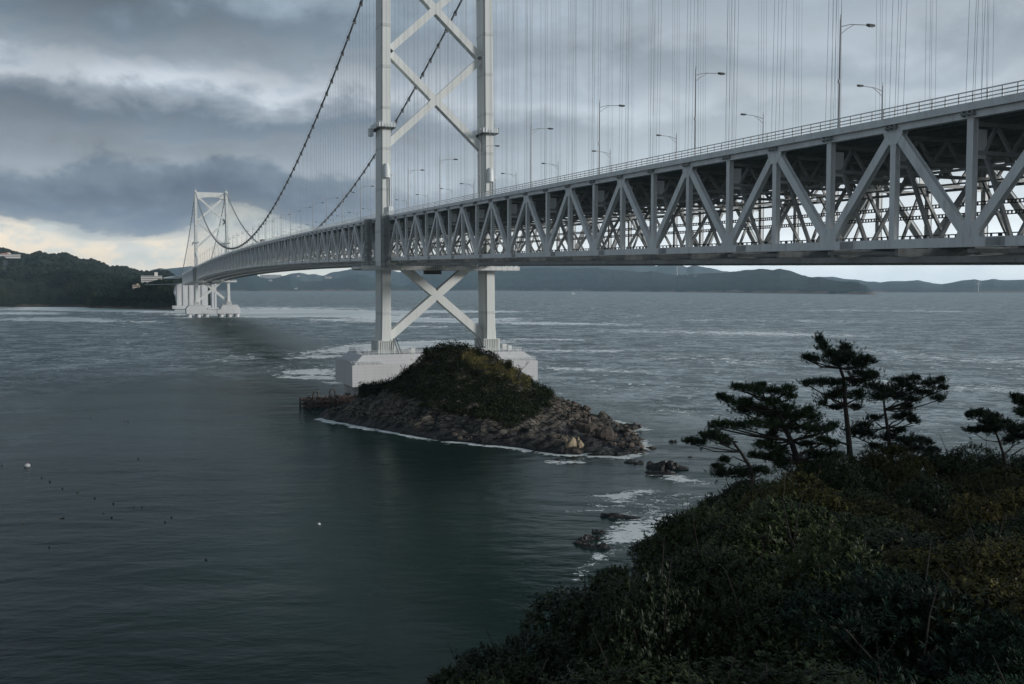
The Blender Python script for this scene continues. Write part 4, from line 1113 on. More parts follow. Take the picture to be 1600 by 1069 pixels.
# ================================================================== BUOYS
M['buoyw'] = mat('white_buoy', (.7, .7, .7), .5, .03, 2); M['buoyr'] = mat('red_buoy', (.5, .05, .05), .5, .03, 2); M['buoyk'] = mat('black_float', (.012, .012, .013), .4, .1, 2); M['buoyy'] = mat('weathered_float', (.11, .10, .07), .6, .1, 2)
def buoy(u, v, r, m, label, m2=None, group=None):
    p0 = onz(u, v); o = empty('buoy' if r > .3 else 'net_float', (p0[0], p0[1], 0), random.random()*3); tag(o, label, 'buoy' if r > .3 else 'float', group)
    q = MB(); q.loft([[(r*1.25*math.sin(th)*math.cos(a), r*math.sin(th)*math.sin(a), r*.5-r*math.cos(th)) for a in np.linspace(0, 2*math.pi, 11)[:-1]] for th in np.linspace(.1, math.pi-.1, 7)])
    q.build('float_body', m, o, smooth=True)
    q = MB(); q.tube([(0, 0, r*1.4), (0, 0, r*1.9)], r*.15, 6); q.tube([(-r*1.2, 0, r*.5), (-r*1.5, 0, r*.3)], r*.2, 6); q.build('ring', m2 or m, o)
buoy(43, 729.5, .42, M['buoyw'], 'white buoy with a red end floating alone near the left edge', M['buoyr'])
buoy(498.5, 820, .18, M['buoyw'], 'small round white buoy alone on the dark water below the fender frame')
FL = [(216, 717), (65, 747), (78, 753), (97.5, 764), (3, 728), (148, 779), (177, 787), (209, 793), (222, 793), (174.5, 809), (99, 810), (258, 816), (77, 855.5), (141, 653), (200, 659), (322, 875), (195, 658), (268, 808)]
FY = [(121, 769), (162, 801.5), (35, 818), (95, 810)]
for i, (u, v) in enumerate(sorted(FL)): buoy(u, v, .13, M['buoyk'], f'small black net float on the calm bay, {ORD[i]} black one from the left', None, 'black net floats at lower left')
for i, (u, v) in enumerate(sorted(FY)): buoy(u, v, .13, M['buoyy'], f'small yellowish net float on the calm bay, {ORD[i]} yellowish one from the left', None, 'yellowish net floats at lower left')

# ================================================================== FOREGROUND HILLSIDE
def kb(u, kk):     # plan position at bearing column u and forward depth kk
    d = _F[:2]+_R[:2]*((u-800)/FPX); d = d/(d@np.array([math.sin(YAW), math.cos(YAW)]))
    return (CAM[0]+d[0]*kk, CAM[1]+d[1]*kk)
terr = [kb(640, 14.5), kb(705, 17.5), kb(765, 20), kb(835, 22.5), kb(905, 24), kb(990, 29), kb(1072, 36), kb(1145, 44), kb(1300, 50), kb(1650, 54), kb(2400, 60), kb(3200, 30), (-60, -345), (-110, -350), (-125, -325), (-105, -306), kb(540, 8), kb(590, 12)]
def ground(x, y):
    d_ = polydist(np.atleast_1d(x), np.atleast_1d(y), terr); kk = (np.atleast_1d(x)-CAM[0])*math.sin(YAW)+(np.atleast_1d(y)-CAM[1])*math.cos(YAW)
    top = 26.9-.085*np.clip(kk-12, 0, 60)
    bb = (np.atleast_1d(x)-CAM[0])*math.cos(YAW)-(np.atleast_1d(y)-CAM[1])*math.sin(YAW)
    top = top-1.15*np.clip(1-(bb+3)/12., 0, 1)*np.clip(kk/20, 0, 1)-.3*np.clip((bb-10)/8., 0, 1)*np.clip((kk-28)/10, 0, 1)
    z = np.where(d_ > 0, top-1.35*np.clip(1-d_/4., 0, 1), top-1.35+d_*.95)
    return np.maximum(z, -3.)
ux = np.arange(-190, 60, 1.6); uy = np.arange(-420, -200, 1.6); GX, GY = np.meshgrid(ux, uy)
GZ = ground(GX.ravel(), GY.ravel()).reshape(GX.shape)+(fbm(GX/4, GY/4, 91, 4)-.5)*1.2
GZ = np.where(GZ < -.8, -3, GZ)
gnd = npmesh('hillside_ground', np.stack([GX, GY, GZ], 2).reshape(-1, 3), gridF(len(ux), len(uy)), M['soil'], smooth=True); tag(gnd, kind='structure')
def gz(x, y): return float(ground(np.array([x]), np.array([y]))[0])

def crown_mesh(name, R, Hh, nshoot, lf, ll, lw, m, seed, spread=.75, lobes=8):
    """crown of leafy shoots; returns mesh data centred on the crown base"""
    rs = np.random.default_rng(seed)
    lc = [(0, 0, Hh*.62, R*.50)]
    for i in range(lobes-1):
        a = 2*math.pi*i/(lobes-1)+rs.random()*.6; rr_ = R*(.50+.22*rs.random())
        lc.append((rr_*math.cos(a), rr_*math.sin(a), Hh*(.28+.34*rs.random()), R*(.30+.16*rs.random())))
    lc = np.array(lc); li = rs.integers(0, lobes, nshoot); d = rs.normal(size=(nshoot, 3)); d /= np.linalg.norm(d, axis=1)[:, None]; d[:, 2] = np.where(d[:, 2] < -.25, -d[:, 2], d[:, 2])
    rad = lc[li, 3]*(.90+.16*rs.random(nshoot))+.22*(rs.random(nshoot) < .05)
    tip = lc[li, :3]+d*rad[:, None]*np.array([1, 1, .85])
    sd_ = d*.8+np.array([0, 0, .55])+rs.normal(size=d.shape)*.35; sd_ /= np.linalg.norm(sd_, axis=1)[:, None]
    C_ = np.repeat(tip, lf, 0)-np.repeat(sd_, lf, 0)*(rs.random(nshoot*lf)*ll*1.6)[:, None]
    ax = np.repeat(sd_, lf, 0); rp = rs.normal(size=ax.shape); rp -= ax*np.sum(rp*ax, 1)[:, None]; rp /= np.linalg.norm(rp, axis=1)[:, None]
    A_ = ax*(1-spread)+rp*spread
    V, F = leaves(C_, A_, ax+rp*.2, ll*rs.uniform(.7, 1.25, len(C_)), lw*rs.uniform(.75, 1.2, len(C_)))
    V[:, 2] = np.maximum(V[:, 2], -.2)
    o = npmesh(name, V, F, m); return o
proto = {}
def bush(kind, x, y, z, r, h, label, group):
    """shrub > crown, stem"""
    o = empty('shrub', (x, y, z), random.random()*6.28); o.scale = (r/2.2, r/2.2, h/2.6); tag(o, label, 'shrub', group)
    var = (kind, random.randrange(2))
    if var not in proto:
        sp = {'A': ('leafA', 2300, 9, .125, .046, .68), 'B': ('leafB', 2600, 7, .085, .046, .75), 'C': ('leafC', 2000, 7, .09, .052, .75), 'D': ('leafD', 2200, 9, .13, .028, .55)}[kind]
        c = crown_mesh('crown', 2.2, 2.6, sp[1], sp[2], sp[3], sp[4], M[sp[0]], 100+len(proto)*7, sp[5])
        q = MB(); rs = random.Random(len(proto))
        for i in range(9):
            a = i*.7+rs.random()*.5; p1 = np.array([math.cos(a)*.7, math.sin(a)*.7, 1.0]); q.tube([(0, 0, -1.6), (math.cos(a)*.25, math.sin(a)*.25, .2), tuple(p1), (math.cos(a)*1.5, math.sin(a)*1.5, 1.9)], [.07, .05, .035, .015], 5)
            if i % 5 == 0: q.tube([tuple(p1), (p1[0]*1.6, p1[1]*1.6, 2.3), (p1[0]*1.9+.1, p1[1]*2.0, 2.95)], [.022, .014, .006], 4)
        st = q.build('stem', M['bark'], None); c.parent = o; st.parent = o; proto[var] = (c, st)
    else:
        for src in proto[var]:
            c = src.copy(); COL.objects.link(c); c.parent = o
    return o
WHERE_X = [(760, 'at the bottom tip'), (900, 'on the lower left slope'), (1040, 'on the left slope'), (1180, 'under the left pine'), (1330, 'below the tallest pine'), (1460, 'below the right-hand pine'), (1700, 'at the right edge')]
WHERE_V = [(760, 'highest row'), (850, 'second row down'), (930, 'middle row'), (1000, 'second row up'), (2000, 'bottom row')]
KN = {'A': 'dark glossy-leaved shrub', 'B': 'olive-brown small-leaved shrub', 'C': 'yellowing autumn shrub', 'D': 'blue-green narrow-leaved shrub'}
pts = [kb(u_, k_) for u_, k_ in ((722, 15.2), (752, 16.9), (792, 18.9), (835, 20.9))]; tries = 0
while tries < 9000:
    tries += 1
    kk = random.uniform(8.5, 56); u = random.uniform(640, 1750); x, y = kb(u, kk)
    if float(polydist(np.array([x]), np.array([y]), terr)[0]) < .3: continue
    if any((x-a)**2+(y-b)**2 < (1.95+.012*kk)**2 for a, b in pts): continue
    pts.append((x, y))
cells = {}
for x, y in pts:
    z = gz(x, y); u, v, kk = pix((x, y, z+2.2)); r = random.uniform(1.35, 2.7); h = random.uniform(1.9, 3.1)
    if kk < 17: h *= .78; r = min(r, 2.2)
    if (x, y) in pts[:4]: r = 1.75; h = 2.5
    q_ = random.random()
    kind = 'A'
    if u > 1240 and kk > 30: kind = 'B' if q_ < .75 else 'A'
    if 1440 < u < 1640 and 19 < kk < 34: kind = 'C' if q_ < .8 else 'B'
    if u > 1380 and kk < 18: kind = 'D' if q_ < .8 else 'A'
    sx = next(t_ for a, t_ in WHERE_X if u < a or a == 1700); sv = next(t_ for a, t_ in WHERE_V if v < a)
    cells.setdefault(f'{KN[kind]} {sx}, {sv}', []).append((u, kind, x, y, z, r, h))
for lab, lst in cells.items():
    lst.sort()
    for i, (u, kind, x, y, z, r, h) in enumerate(lst):
        nth = '' if len(lst) == 1 else (', leftmost' if i == 0 else (', rightmost' if i == len(lst)-1 else f', {ORD[i]} from left'))
        bush(kind, x, y, z, r, h, lab+nth, 'shrubs covering the near hillside')
# undergrowth filling the gaps
n = 60000; kk = rng.uniform(7, 58, n); uu = rng.uniform(600, 2700, n); d0 = _F[:2][None]+_R[:2][None]*((uu-800)/FPX)[:, None]; d0 /= (d0@np.array([math.sin(YAW), math.cos(YAW)]))[:, None]
px_ = CAM[0]+d0[:, 0]*kk; py_ = CAM[1]+d0[:, 1]*kk; pd_ = polydist(px_, py_, terr); m_ = (pd_ > -3.5); px_, py_ = px_[m_], py_[m_]
pz_ = ground(px_, py_)+rng.uniform(0, 1.1, len(px_))*(.5+fbm(px_/2, py_/2, 55, 3)); C_ = np.stack([px_, py_, pz_], 1)
A_ = unit(len(C_)); A_[:, 2] = np.abs(A_[:, 2])+.3
Vv, Ff = leaves(C_, A_, unit(len(C_)), rng.uniform(.10, .22, len(C_)), rng.uniform(.05, .09, len(C_))); o = npmesh('undergrowth', Vv, Ff, M['leafA']); tag(o, kind='stuff')

# ================================================================== PINES
def pine(name, K, trunk, branches, pads, label, seed, r0=.13, dens=1.0):
    """trunk, branches: survey points in enlarged-photo units; pads: (x, y, rx, ry)"""
    rs = np.random.default_rng(seed)
    cv = lambda X_, Y_, dk=0.: atk(1040+X_/2.857, 500+Y_/2.857, K+dk)
    base = cv(*trunk[0]); gzb = gz(base[0], base[1]); o = empty('pine_tree', (base[0], base[1], gzb)); tag(o, label, 'pine tree', )
    org = np.array([base[0], base[1], gzb])
    wob = [0]+list(rs.uniform(-.25, .25, len(trunk)-1)); tp = [org-np.array([0, 0, .4])]+[cv(a, b, w_) for (a, b), w_ in zip(trunk, wob)]
    q = MB(); nT = len(tp); q.tube([p_-org for p_ in tp], [r0*(1.15-.85*i/(nT-1)) for i in range(nT)], 9); tk = q.build('trunk', M['bark'], o, smooth=True)
    # limbs reaching to every pad
    pos = []; q = MB(); pc = []
    for (a, b, rx, ry) in pads:
        dk = rs.uniform(-1.1, 1.1)*(.4+rx/90); c = cv(a, b, dk); pc.append((c, rx/2.857/FPX*K, ry/2.857/FPX*K))
        T_ = np.array(tp); j = int(np.argmin(np.hypot(*(T_[:, :2]-c[:2]).T)*.4+np.abs(T_[:, 2]-(c[2]-.25*np.hypot(*(T_[:, :2]-c[:2]).T)*1.0)))); s_ = T_[j]
        mid = (s_+c)/2+np.array([0, 0, -.10])+rs.normal(size=3)*.06; e_ = c-np.array([0, 0, ry/2.857/FPX*K*.4])
        q.tube([s_-org, mid-org, e_-org], [r0*.38, r0*.28, r0*.15], 5)
        rxm = rx/2.857/FPX*K
        for w_ in range(4):
            dd = rs.normal(size=3)*np.array([1, 1, .25]); dd /= np.linalg.norm(dd); q.tube([e_-org, e_-org+dd*rxm*.8], [r0*.13, r0*.05], 4)
    for br in branches:
        pp_ = [cv(a, b, w_) for (a, b), w_ in zip(br, rs.uniform(-.3, .3, len(br)))]; q.tube([p_-org for p_ in pp_], [r0*(.42-.3*i/(len(pp_)-1)) for i in range(len(pp_))], 6)
    q.build('limb', M['bark'], o)
    Cs = []; Ds = []
    for c, rx, ry in pc:
        n = int(dens*(26+400*rx*ry+110*rx)); ry = ry*1.2; d = rs.normal(size=(n, 3)); d /= np.linalg.norm(d, axis=1)[:, None]; rr_ = np.abs(rs.normal(size=n))*.55+.12*rs.random(n)
        pz = d*rr_[:, None]*np.array([1, 1, 1]); loc_ = _R[None]*(pz[:, 0]*rx)[:, None]+np.array([math.sin(YAW), math.cos(YAW), 0])[None]*(pz[:, 1]*rx*.85)[:, None]+np.array([0, 0, 1.])[None]*(pz[:, 2]*ry*1.0)[:, None]
        Cs.append(c+loc_); outw = loc_/(np.linalg.norm(loc_, axis=1)[:, None]+1e-6); Ds.append(outw*.55+np.array([0, 0, .75])+rs.normal(size=(n, 3))*.25)
    C_ = np.concatenate(Cs); D_ = np.concatenate(Ds); D_ /= np.linalg.norm(D_, axis=1)[:, None]; nn = 20
    Cr = np.repeat(C_, nn, 0); Dr = np.repeat(D_, nn, 0); rp = rs.normal(size=Cr.shape); rp -= Dr*np.sum(rp*Dr, 1)[:, None]; rp /= np.linalg.norm(rp, axis=1)[:, None]
    st = rs.random(len(Cr))*.16; A_ = Dr*.62+rp*.6
    V, F = leaves(Cr+Dr*st[:, None]-org, A_, rp, rs.uniform(.10, .16, len(Cr)), rs.uniform(.014, .022, len(Cr)), 0.)
    npmesh('crown', V, F, M['needle'], o); return o
pine('a', 46, [(825, 625), (815, 500), (802, 380), (795, 260), (778, 215), (745, 165)], [[(820, 560), (700, 520), (650, 540)]],
     [(685, 95, 22, 22), (705, 125, 34, 24), (740, 160, 52, 26), (800, 130, 32, 28), (815, 165, 50, 26), (660, 182, 42, 15), (630, 172, 18, 9), (780, 195, 95, 20), (880, 182, 48, 18), (910, 190, 25, 12), (860, 205, 45, 15),
      (640, 288, 40, 14), (700, 284, 60, 15), (765, 288, 50, 20), (870, 245, 60, 14), (920, 248, 38, 12), (850, 285, 60, 24), (780, 335, 80, 24), (740, 350, 45, 16), (860, 340, 50, 22), (760, 398, 28, 9), (700, 380, 28, 8), (850, 395, 26, 12), (905, 265, 40, 14)],
     'tallest pine with a straight bare trunk, standing in the middle of the group', 21, .135)
pine('b', 48, [(1010, 640), (1003, 590), (990, 480), (978, 400), (972, 345)], [[(978, 420), (930, 450), (880, 490)], [(990, 500), (1060, 480), (1110, 470)]],
     [(1040, 275, 34, 13), (1070, 300, 70, 22), (1110, 268, 36, 16), (1180, 288, 52, 20), (1225, 275, 22, 12), (1235, 308, 30, 11), (1150, 330, 70, 18), (1215, 356, 32, 10), (1100, 362, 40, 12), (985, 318, 70, 26), (930, 300, 44, 20), (950, 350, 60, 22), (1040, 345, 55, 24),
      (1075, 395, 26, 14), (1080, 430, 40, 14), (1105, 455, 30, 14), (1040, 440, 30, 14), (1045, 500, 26, 12), (930, 445, 34, 12), (880, 478, 55, 18), (840, 510, 60, 24), (900, 515, 60, 22), (1000, 530, 60, 22), (1080, 545, 70, 24), (1145, 545, 35, 14), (1110, 580, 80, 24), (1010, 590, 70, 24), (935, 572, 40, 14), (1190, 590, 45, 16), (1170, 550, 20, 9)],
     'right-hand pine of the group, with flat boughs reaching far to the right', 22, .125)
pine('c', 44, [(608, 700), (590, 630), (560, 540), (530, 480), (500, 410), (478, 365)], [[(590, 610), (680, 560), (740, 540)], [(560, 545), (500, 580), (440, 600)], [(400, 690), (375, 650), (335, 590), (290, 530), (250, 505)], [(300, 545), (325, 545)], [(740, 640), (735, 560), (720, 500)]],
     [(320, 305, 28, 12), (360, 310, 45, 15), (410, 322, 45, 18), (425, 300, 20, 9), (480, 325, 60, 20), (545, 315, 34, 20), (555, 345, 25, 14), (250, 345, 18, 10), (275, 362, 34, 14), (320, 380, 34, 16), (360, 370, 36, 16), (350, 410, 55, 20), (420, 400, 70, 24), (480, 375, 50, 20), (470, 430, 90, 28), (550, 400, 50, 20), (550, 440, 70, 26), (600, 430, 45, 20), (640, 410, 34, 20), (660, 440, 40, 24),
      (215, 475, 34, 13), (265, 472, 60, 14), (330, 478, 60, 14), (400, 468, 60, 18), (480, 470, 70, 20), (560, 490, 60, 24), (640, 490, 70, 28), (700, 495, 50, 22), (745, 480, 34, 16), (480, 510, 30, 16), (470, 540, 34, 20), (430, 560, 34, 14), (480, 575, 55, 18), (520, 585, 30, 14), (400, 612, 45, 11), (455, 620, 30, 10), (500, 610, 34, 14), (630, 560, 30, 12), (700, 545, 45, 16), (750, 560, 30, 10), (660, 600, 60, 18), (700, 620, 60, 22), (590, 640, 70, 26), (640, 660, 70, 24), (760, 610, 34, 12), (520, 650, 60, 22)],
     'left pine with a leaning trunk and long drooping boughs stretching left over the water', 23, .16)
pine('e', 40, [(385, 690), (372, 650), (335, 590), (290, 530), (255, 508)], [[(370, 640), (300, 610), (265, 645)]],
     [(110, 548, 26, 9), (150, 555, 40, 12), (180, 525, 36, 14), (215, 515, 34, 14), (240, 535, 40, 12), (270, 555, 24, 8), (265, 632, 20, 9), (230, 665, 30, 10), (245, 690, 50, 16), (310, 690, 50, 16), (360, 690, 45, 18), (430, 680, 50, 16)],
     'small half-bare pine at the far left of the group, leaning left', 24, .085)
pine('d', 40, [(1515, 640), (1508, 600), (1490, 545), (1470, 490), (1450, 455)], [[(1545, 605), (1590, 575), (1620, 560)]],
     [(1390, 425, 40, 11), (1360, 432, 20, 7), (1430, 432, 40, 14), (1460, 440, 34, 14), (1490, 465, 34, 12), (1440, 465, 34, 12), (1480, 485, 45, 14), (1370, 500, 38, 6), (1410, 495, 34, 9), (1445, 500, 34, 12), (1530, 475, 34, 12), (1550, 500, 34, 14), (1560, 530, 34, 14), (1530, 545, 24, 9), (1590, 490, 30, 12), (1610, 530, 30, 14)],
     'small slender pine standing apart at the right edge of the photo', 25, .07)
pine('f', 34, [(1690, 640), (1680, 560), (1650, 470), (1620, 400)], [],
     [(1565, 355, 18, 10), (1580, 372, 20, 12), (1600, 385, 24, 12), (1595, 420, 20, 10), (1630, 370, 34, 16), (1660, 400, 45, 20), (1620, 430, 34, 14), (1670, 450, 50, 20)],
     'pine branch tips poking in from outside the right edge, above the small pine', 26, .1)

# ================================================================== WATER
def grow(a, b, s0, lim, ratio):
    out = list(np.arange(a, b, s0)); s_ = s0; x = out[-1]
    while x < lim: s_ *= ratio; x += s_; out.append(x)
    return out
xr = grow(-10, 60, 1.25, 60000, 1.06); xl = [-x for x in grow(10, 190, 1.25, 60000, 1.06)]
xs = np.array(sorted(set(xl+xr))); ys = np.array(sorted(set([-400-(q*q*4.) for q in range(1, 60)]+grow(-400, 10, 1.25, 1350, 1.006)+[1350+9*(1.05**q-1)/.05 for q in range(1, 125)])))
WX, WY = np.meshgrid(xs, ys)
def wave(x, y):
    c, s_ = math.cos(.36), math.sin(.36); a = x*c-y*s_; b = x*s_+y*c
    return .34*(fbm(a/9, b/5, 201, 3, .5)-.5)+.20*(fbm(a/3.6, b/2.2, 203, 2, .5)-.5)
amp = np.clip(1.2-np.abs(WX+60)/500, 0, 1)*np.clip(1.2-np.abs(WY+150)/400, 0, 1)
calm = np.clip((WX+60)/60, 0, 1)*.7+.3
WZ = wave(WX, WY)*amp*calm
foam = np.zeros(WX.shape); stk = np.zeros(WX.shape)
near = (WY < 60) & (WX > -120) & (WX < 80)
dsh = np.full(WX.shape, -999.); dsh[near] = polydist(WX[near]+1.6*(fbm(WX[near]/5, WY[near]/5, 3, 3)-.5), WY[near]+1.6*(fbm(WX[near]/5+9, WY[near]/5, 4, 3)-.5), shore)
front = (WY < -52) | (WX > 14)
foam += np.exp(-np.clip(-dsh-.2, 0, 99)**2/((.6+2.4*fbm(WX/3, WY/3, 444, 3))**2))*(dsh > -9)*1.4*np.where(front, 1, .4)*np.clip(.1+1.5*fbm(WX/7, WY/7, 515, 3), .2, 1.1)
foam += np.exp(-np.clip(-dsh-.5, 0, 99)**2/(4.0**2))*(dsh > -14)*.45*front
def streak(pts, wpx, st, arr):
    """a wave train seen wpx thick: its real depth grows with the square of the distance"""
    P_ = [onz(u, v)[:2] for u, v in pts]
    for a, b in zip(P_[:-1], P_[1:]):
        d_, t_ = segd(WX, WY, a, b); dm = math.hypot((a[0]+b[0])/2-CAM[0], (a[1]+b[1])/2-CAM[1]); wid = max(.7, wpx*dm*dm/53500.)
        arr += st*np.exp(-(d_*(.45+1.1*fbm(WX/(wid*6+6), WY/(wid*2+3), int(pts[0][0]) % 97, 3))/wid)**2)*(.55+.9*fbm(WX/(wid*4+4), WY/(wid*2.5+3), int(pts[0][1]) % 89, 3))
def patch(poly, st, arr, soft=4.):
    P_ = [tuple(onz(u, v)[:2]) for u, v in poly]; xs_ = [p_[0] for p_ in P_]; ys_ = [p_[1] for p_ in P_]
    m_ = (WX > min(xs_)-20) & (WX < max(xs_)+20) & (WY > min(ys_)-20) & (WY < max(ys_)+20)
    d_ = polydist(WX[m_], WY[m_], P_); arr[m_] += st*np.clip(d_/soft+.5, 0, 1)
# tidal race and whitecaps
streak([(385, 484), (450, 486), (585, 488)], 2.2, .95, foam); streak([(600, 487), (700, 486), (760, 487)], 1.6, .6, foam); streak([(400, 480), (560, 482)], 1.2, .5, foam)
streak([(378, 491), (480, 491), (590, 495)], 2.4, 1.1, foam); streak([(610, 499), (700, 501), (760, 500)], 2.2, 1.0, foam); streak([(770, 503), (850, 505), (960, 507)], 2.0, .6, foam)
streak([(520, 500), (590, 503)], 1.5, .8, foam); streak([(610, 510), (700, 511)], 1.3, .6, foam)
streak([(430, 558), (480, 551), (530, 546), (600, 541), (650, 540)], 3.2, .95, foam); streak([(420, 561), (500, 557), (560, 556)], 2.2, .9, foam); streak([(655, 538), (700, 535), (760, 534)], 2.5, 1.0, foam)
streak([(445, 589), (490, 590), (535, 593)], 2.2, 1.0, foam); streak([(475, 583), (545, 584)], 4.5, 1.05, foam); streak([(500, 597), (545, 600)], 1.6, 1.0, foam); streak([(455, 573), (540, 571)], 2.5, .6, foam); streak([(480, 579), (520, 578)], 2.5, .7, foam)
streak([(820, 547), (950, 549)], 2., .6, foam); streak([(1000, 518), (1180, 521), (1300, 524)], 3.0, .5, foam); streak([(840, 575), (1000, 580)], 2, .55, foam); streak([(1100, 500), (1350, 503)], 2.5, .45, foam)
streak([(1060, 560), (1180, 565)], 2.5, .5, foam); streak([(820, 530), (900, 531)], 1.6, .6, foam); streak([(1300, 485), (1500, 487)], 1.2, .5, foam); streak([(1250, 545), (1420, 550)], 2.0, .55, foam); streak([(1450, 560), (1600, 566)], 4.0, .6, foam); streak([(1380, 600), (1600, 612)], 6.0, .45, foam)
streak([(0, 474.5), (60, 475.5), (100, 477), (145, 482.5), (200, 483.5), (290, 486)], 1.3, 1.5, foam)
streak([(300, 496), (375, 494)], 1.3, 1.0, foam); streak([(378, 493), (420, 495)], 1.6, 1.2, foam)
streak([(0, 500), (90, 500), (200, 503)], 1.4, .6, foam); streak([(30, 489), (60, 490)], 1.2, 1.0, foam); streak([(70, 497), (110, 498)], 1.2, .9, foam)
patch([(930, 850), (1010, 850), (1090, 800), (1130, 770), (1010, 765), (955, 775), (905, 790), (960, 800), (940, 825)], .72, foam, 3.)
patch([(930, 862), (935, 845), (965, 820), (1040, 805), (1090, 800), (960, 880)], .55, foam, 3.)
streak([(1015, 740), (1060, 748), (1110, 755)], 5, .8, foam); streak([(905, 775), (960, 775), (1000, 768)], 4, .8, foam); streak([(880, 800), (930, 797)], 4, .6, foam); streak([(940, 865), (900, 905)], 6, 1., foam)
streak([(965, 660), (1010, 672)], 3, 1., foam); streak([(860, 722), (900, 722)], 4, 1., foam)
streak([(985, 640), (1100, 645)], 5, .35, foam)
# rougher, paler race water on the right of the islet; calm dark bay on the left
water_shade = np.zeros(WX.shape); patch([(312, 496.5), (372, 497.5), (408, 508), (432, 525), (452, 545), (470, 566), (405, 570), (375, 550), (350, 525), (325, 508)], 1., water_shade, 22.)  # shade by the far bridge, painted dark into the water and its foam
water_shade = water_shade*np.clip(.3+1.4*fbm(WX/40, WY/90, 88, 3), 0, 1); foam *= 1-.85*water_shade
rb = np.clip((WX-14)/45, 0, 1)*np.clip((WY+165)/40, 0, 1); stk = np.clip(rb+np.clip((WY-30)/150, 0, 1)*.85, 0, 1)
calm_ = np.exp(-((WX+6)/(26+WY*.02))**2)*np.clip((WY-110)/150, 0, 1)*np.clip((900-WY)/80, 0, 1)*np.clip(.4+1.2*fbm(WX/60, WY/160, 77, 3), 0, 1); foam *= 1-.8*calm_
lb_ = np.clip((-WX-95)/40, 0, 1)*np.clip((WY+130)/60, 0, 1)*.35; stk = np.clip(stk+lb_, 0, 1)*(1-.9*calm_)
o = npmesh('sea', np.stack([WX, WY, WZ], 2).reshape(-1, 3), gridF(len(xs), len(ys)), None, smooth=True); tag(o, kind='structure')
for nm, arr in (('foam', foam), ('race', stk), ('near', np.clip((-20-WY)/90, 0, 1)), ('water_shade', water_shade)):
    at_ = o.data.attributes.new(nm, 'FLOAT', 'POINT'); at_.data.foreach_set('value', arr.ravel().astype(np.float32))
m, t, p = newmat('sea_water')
pos = t.new('ShaderNodeNewGeometry').outputs['Position']
fa_ = t.new('ShaderNodeAttribute'); fa_.attribute_name = 'foam'; ra_ = t.new('ShaderNodeAttribute'); ra_.attribute_name = 'race'
fo, ra = fa_.outputs['Fac'], ra_.outputs['Fac']; na_ = t.new('ShaderNodeAttribute'); na_.attribute_name = 'near'; shd_ = t.new('ShaderNodeAttribute'); shd_.attribute_name = 'water_shade'
rot = t.mapping(pos, (1, 1, 1), (0, 0, .36))
w1 = t.noise(t.mapping(rot, (.6, 1, 1)), .13, 4, .55, .3); w2 = t.noise(t.mapping(rot, (.55, 1, 1)), .55, 5, .6, .2); w3 = t.noise(t.mapping(rot, (.7, 1, 1)), 2.4, 3, .6)
w0 = t.noise(t.mapping(rot, (.5, 1, 1)), .03, 4, .6, .4)
ht = t.m('ADD', t.m('MULTIPLY', w1, 1.4), t.m('ADD', t.m('MULTIPLY', w2, .5), t.m('MULTIPLY', w3, .085)))
ht = t.m('ADD', ht, t.m('MULTIPLY', w0, 3.0))
bp = t.new('ShaderNodeBump'); t.put(bp.inputs['Distance'], t.m('MULTIPLY', t.m('ADD', .20, t.m('MULTIPLY', ra, .75)), t.maprange(t.noise(t.mapping(rot, (.4, 1, 1)), .022, 4, .6, .8), .35, .65, .55, 1.35))); bp.inputs['Strength'].default_value = 1.; t.put(bp.inputs['Height'], ht)
big = t.noise(t.mapping(rot, (.35, 1, 1)), .012, 4, .55, .6)
cw = t.mix(t.maprange(big, .35, .65), (.007, .019, .017), (.013, .033, .028))
cw = t.mix(ra, cw, (.028, .054, .058)); cw = t.mix(shd_.outputs['Fac'], cw, (.007, .024, .022))
# pale streaks: bright sky reflections painted into the race water colour
st1 = t.noise(t.mapping(rot, (.9, 1, 1), (0, 0, .12)), .055, 6, .66, .8); st2 = t.noise(t.mapping(rot, (.7, 1, 1)), .4, 6, .68, .4)
sf = t.m('MULTIPLY', t.maprange(t.m('ADD', t.m('MULTIPLY', st1, .55), t.m('MULTIPLY', st2, .45)), .47, .57), t.m('MULTIPLY', ra, .8))
cw = t.mix(sf, cw, (.38, .44, .46))
# foam
f0 = t.noise(t.mapping(rot, (.6, 1, 1)), 2.2, 5, .75, .4); f1 = t.noise(t.mapping(rot, (.7, 1, 1)), .62, 6, .7, .5)
f2 = t.noise(t.mapping(rot, (1.3, 1, 1)), .17, 6, .7, .6); f3 = t.noise(t.mapping(rot, (1.8, 1, 1)), .045, 6, .7, .5); f6 = t.noise(t.mapping(rot, (2.4, 1, 1)), .015, 6, .7, .4)
def blend(parts, gain):
    acc = None
    for n_, w_ in parts:
        x_ = t.m('MULTIPLY', t.m('SUBTRACT', n_, .5), w_*gain); acc = x_ if acc is None else t.m('ADD', acc, x_)
    return t.m('ADD', acc, .5)
fn_near = blend([(f0, .35), (f1, .45), (f2, .2)], 1.9); fn_mid = blend([(f1, .30), (f2, .5), (f3, .2)], 1.9); fn_far = blend([(f2, .3), (f3, .4), (f6, .3)], 2.1)
y_ = t.sep(pos)[1]; far_ = t.maprange(y_, 250., 750.)
fn = t.m('ADD', fn_mid, t.m('MULTIPLY', far_, t.m('SUBTRACT', fn_far, fn_mid)))
fn = t.m('ADD', fn, t.m('MULTIPLY', na_.outputs['Fac'], t.m('SUBTRACT', fn_near, fn)))
thr = t.m('SUBTRACT', .775, t.m('MULTIPLY', fo, .265)); thr = t.m('SUBTRACT', thr, t.m('MULTIPLY', ra, .145))
ff_ = t.m('MULTIPLY', t.m('SUBTRACT', fn, thr), 38., clamp=True)
cw = t.mix(ff_, cw, (.92, .95, .95))
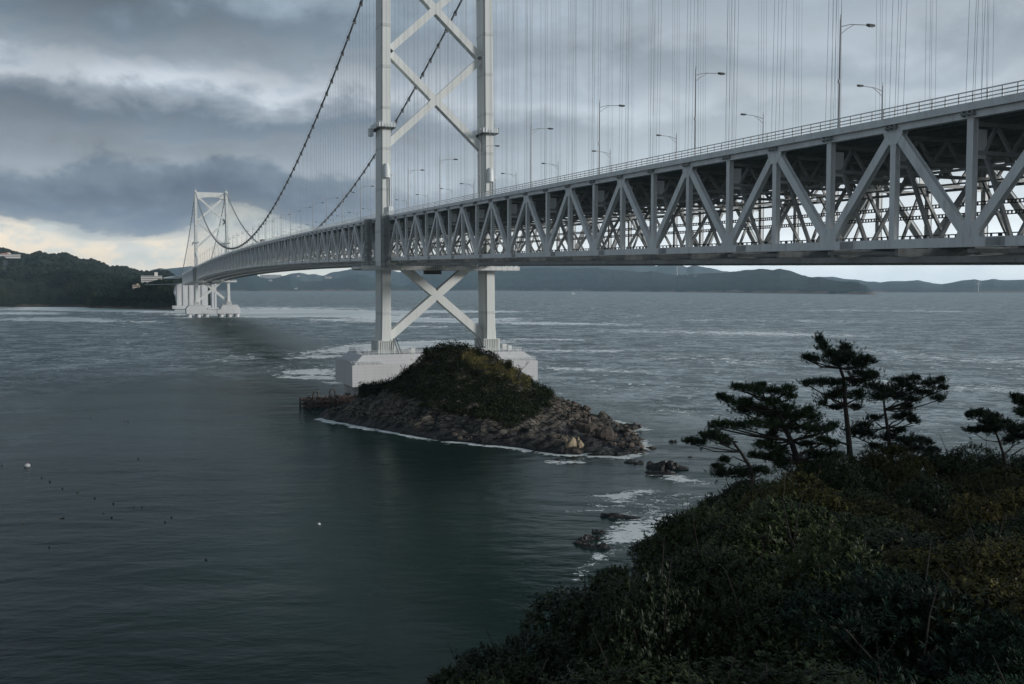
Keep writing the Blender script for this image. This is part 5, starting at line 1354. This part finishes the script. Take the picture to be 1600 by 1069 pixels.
halo = t.m('MULTIPLY', t.m('MULTIPLY', t.m('SUBTRACT', fn, t.m('SUBTRACT', thr, .07)), 8., clamp=True), t.m('MULTIPLY', fo, .22, clamp=True))
cw = t.mix(halo, cw, (.22, .32, .32))
t.n.remove(p); mo = [n_ for n_ in t.n if n_.type == 'OUTPUT_MATERIAL'][0]
dif = t.new('ShaderNodeBsdfDiffuse'); t.put(dif.inputs[0], cw); t.l.new(bp.outputs[0], dif.inputs['Normal'])
gl = t.new('ShaderNodeBsdfGlossy'); t.put(gl.inputs['Roughness'], t.m('ADD', .16, t.m('MULTIPLY', ra, .12))); t.l.new(bp.outputs[0], gl.inputs['Normal']); gl.inputs[0].default_value = (.96, 1., 1., 1)
fr = t.new('ShaderNodeFresnel'); fr.inputs[0].default_value = 1.333; t.l.new(bp.outputs[0], fr.inputs['Normal'])
# a rough sea mirrors less than a flat one at grazing angles
fac = t.m('MINIMUM', t.m('MULTIPLY', fr.outputs[0], t.m('ADD', .50, t.m('MULTIPLY', ra, .08))), t.m('ADD', .25, t.m('MULTIPLY', ra, .04))); fac = t.m('MULTIPLY', t.m('MULTIPLY', fac, t.m('SUBTRACT', 1., t.m('MULTIPLY', shd_.outputs['Fac'], .5))), t.m('SUBTRACT', 1., t.m('MULTIPLY', ff_, .85)))
mxs = t.new('ShaderNodeMixShader'); t.put(mxs.inputs[0], fac); t.l.new(dif.outputs[0], mxs.inputs[1]); t.l.new(gl.outputs[0], mxs.inputs[2]); t.l.new(mxs.outputs[0], mo.inputs[0])
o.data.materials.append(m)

# ================================================================== HAZE
q = MB(); q.box(-9500, 11500, -900, 10700, -4, 330)
hz_ = q.build('haze', None); tag(hz_, kind='stuff')
m = bpy.data.materials.new('sea_air_haze'); m.use_nodes = True; m.node_tree.nodes.clear(); t = NT(m.node_tree)
oo = t.new('ShaderNodeOutputMaterial'); pv = t.new('ShaderNodeVolumePrincipled'); pv.inputs['Color'].default_value = (.62, .84, 1.0, 1); pv.inputs['Density'].default_value = .00005; pv.inputs['Anisotropy'].default_value = .1
t.l.new(pv.outputs[0], oo.inputs['Volume']); hz_.data.materials.append(m)
HAZE = hz_
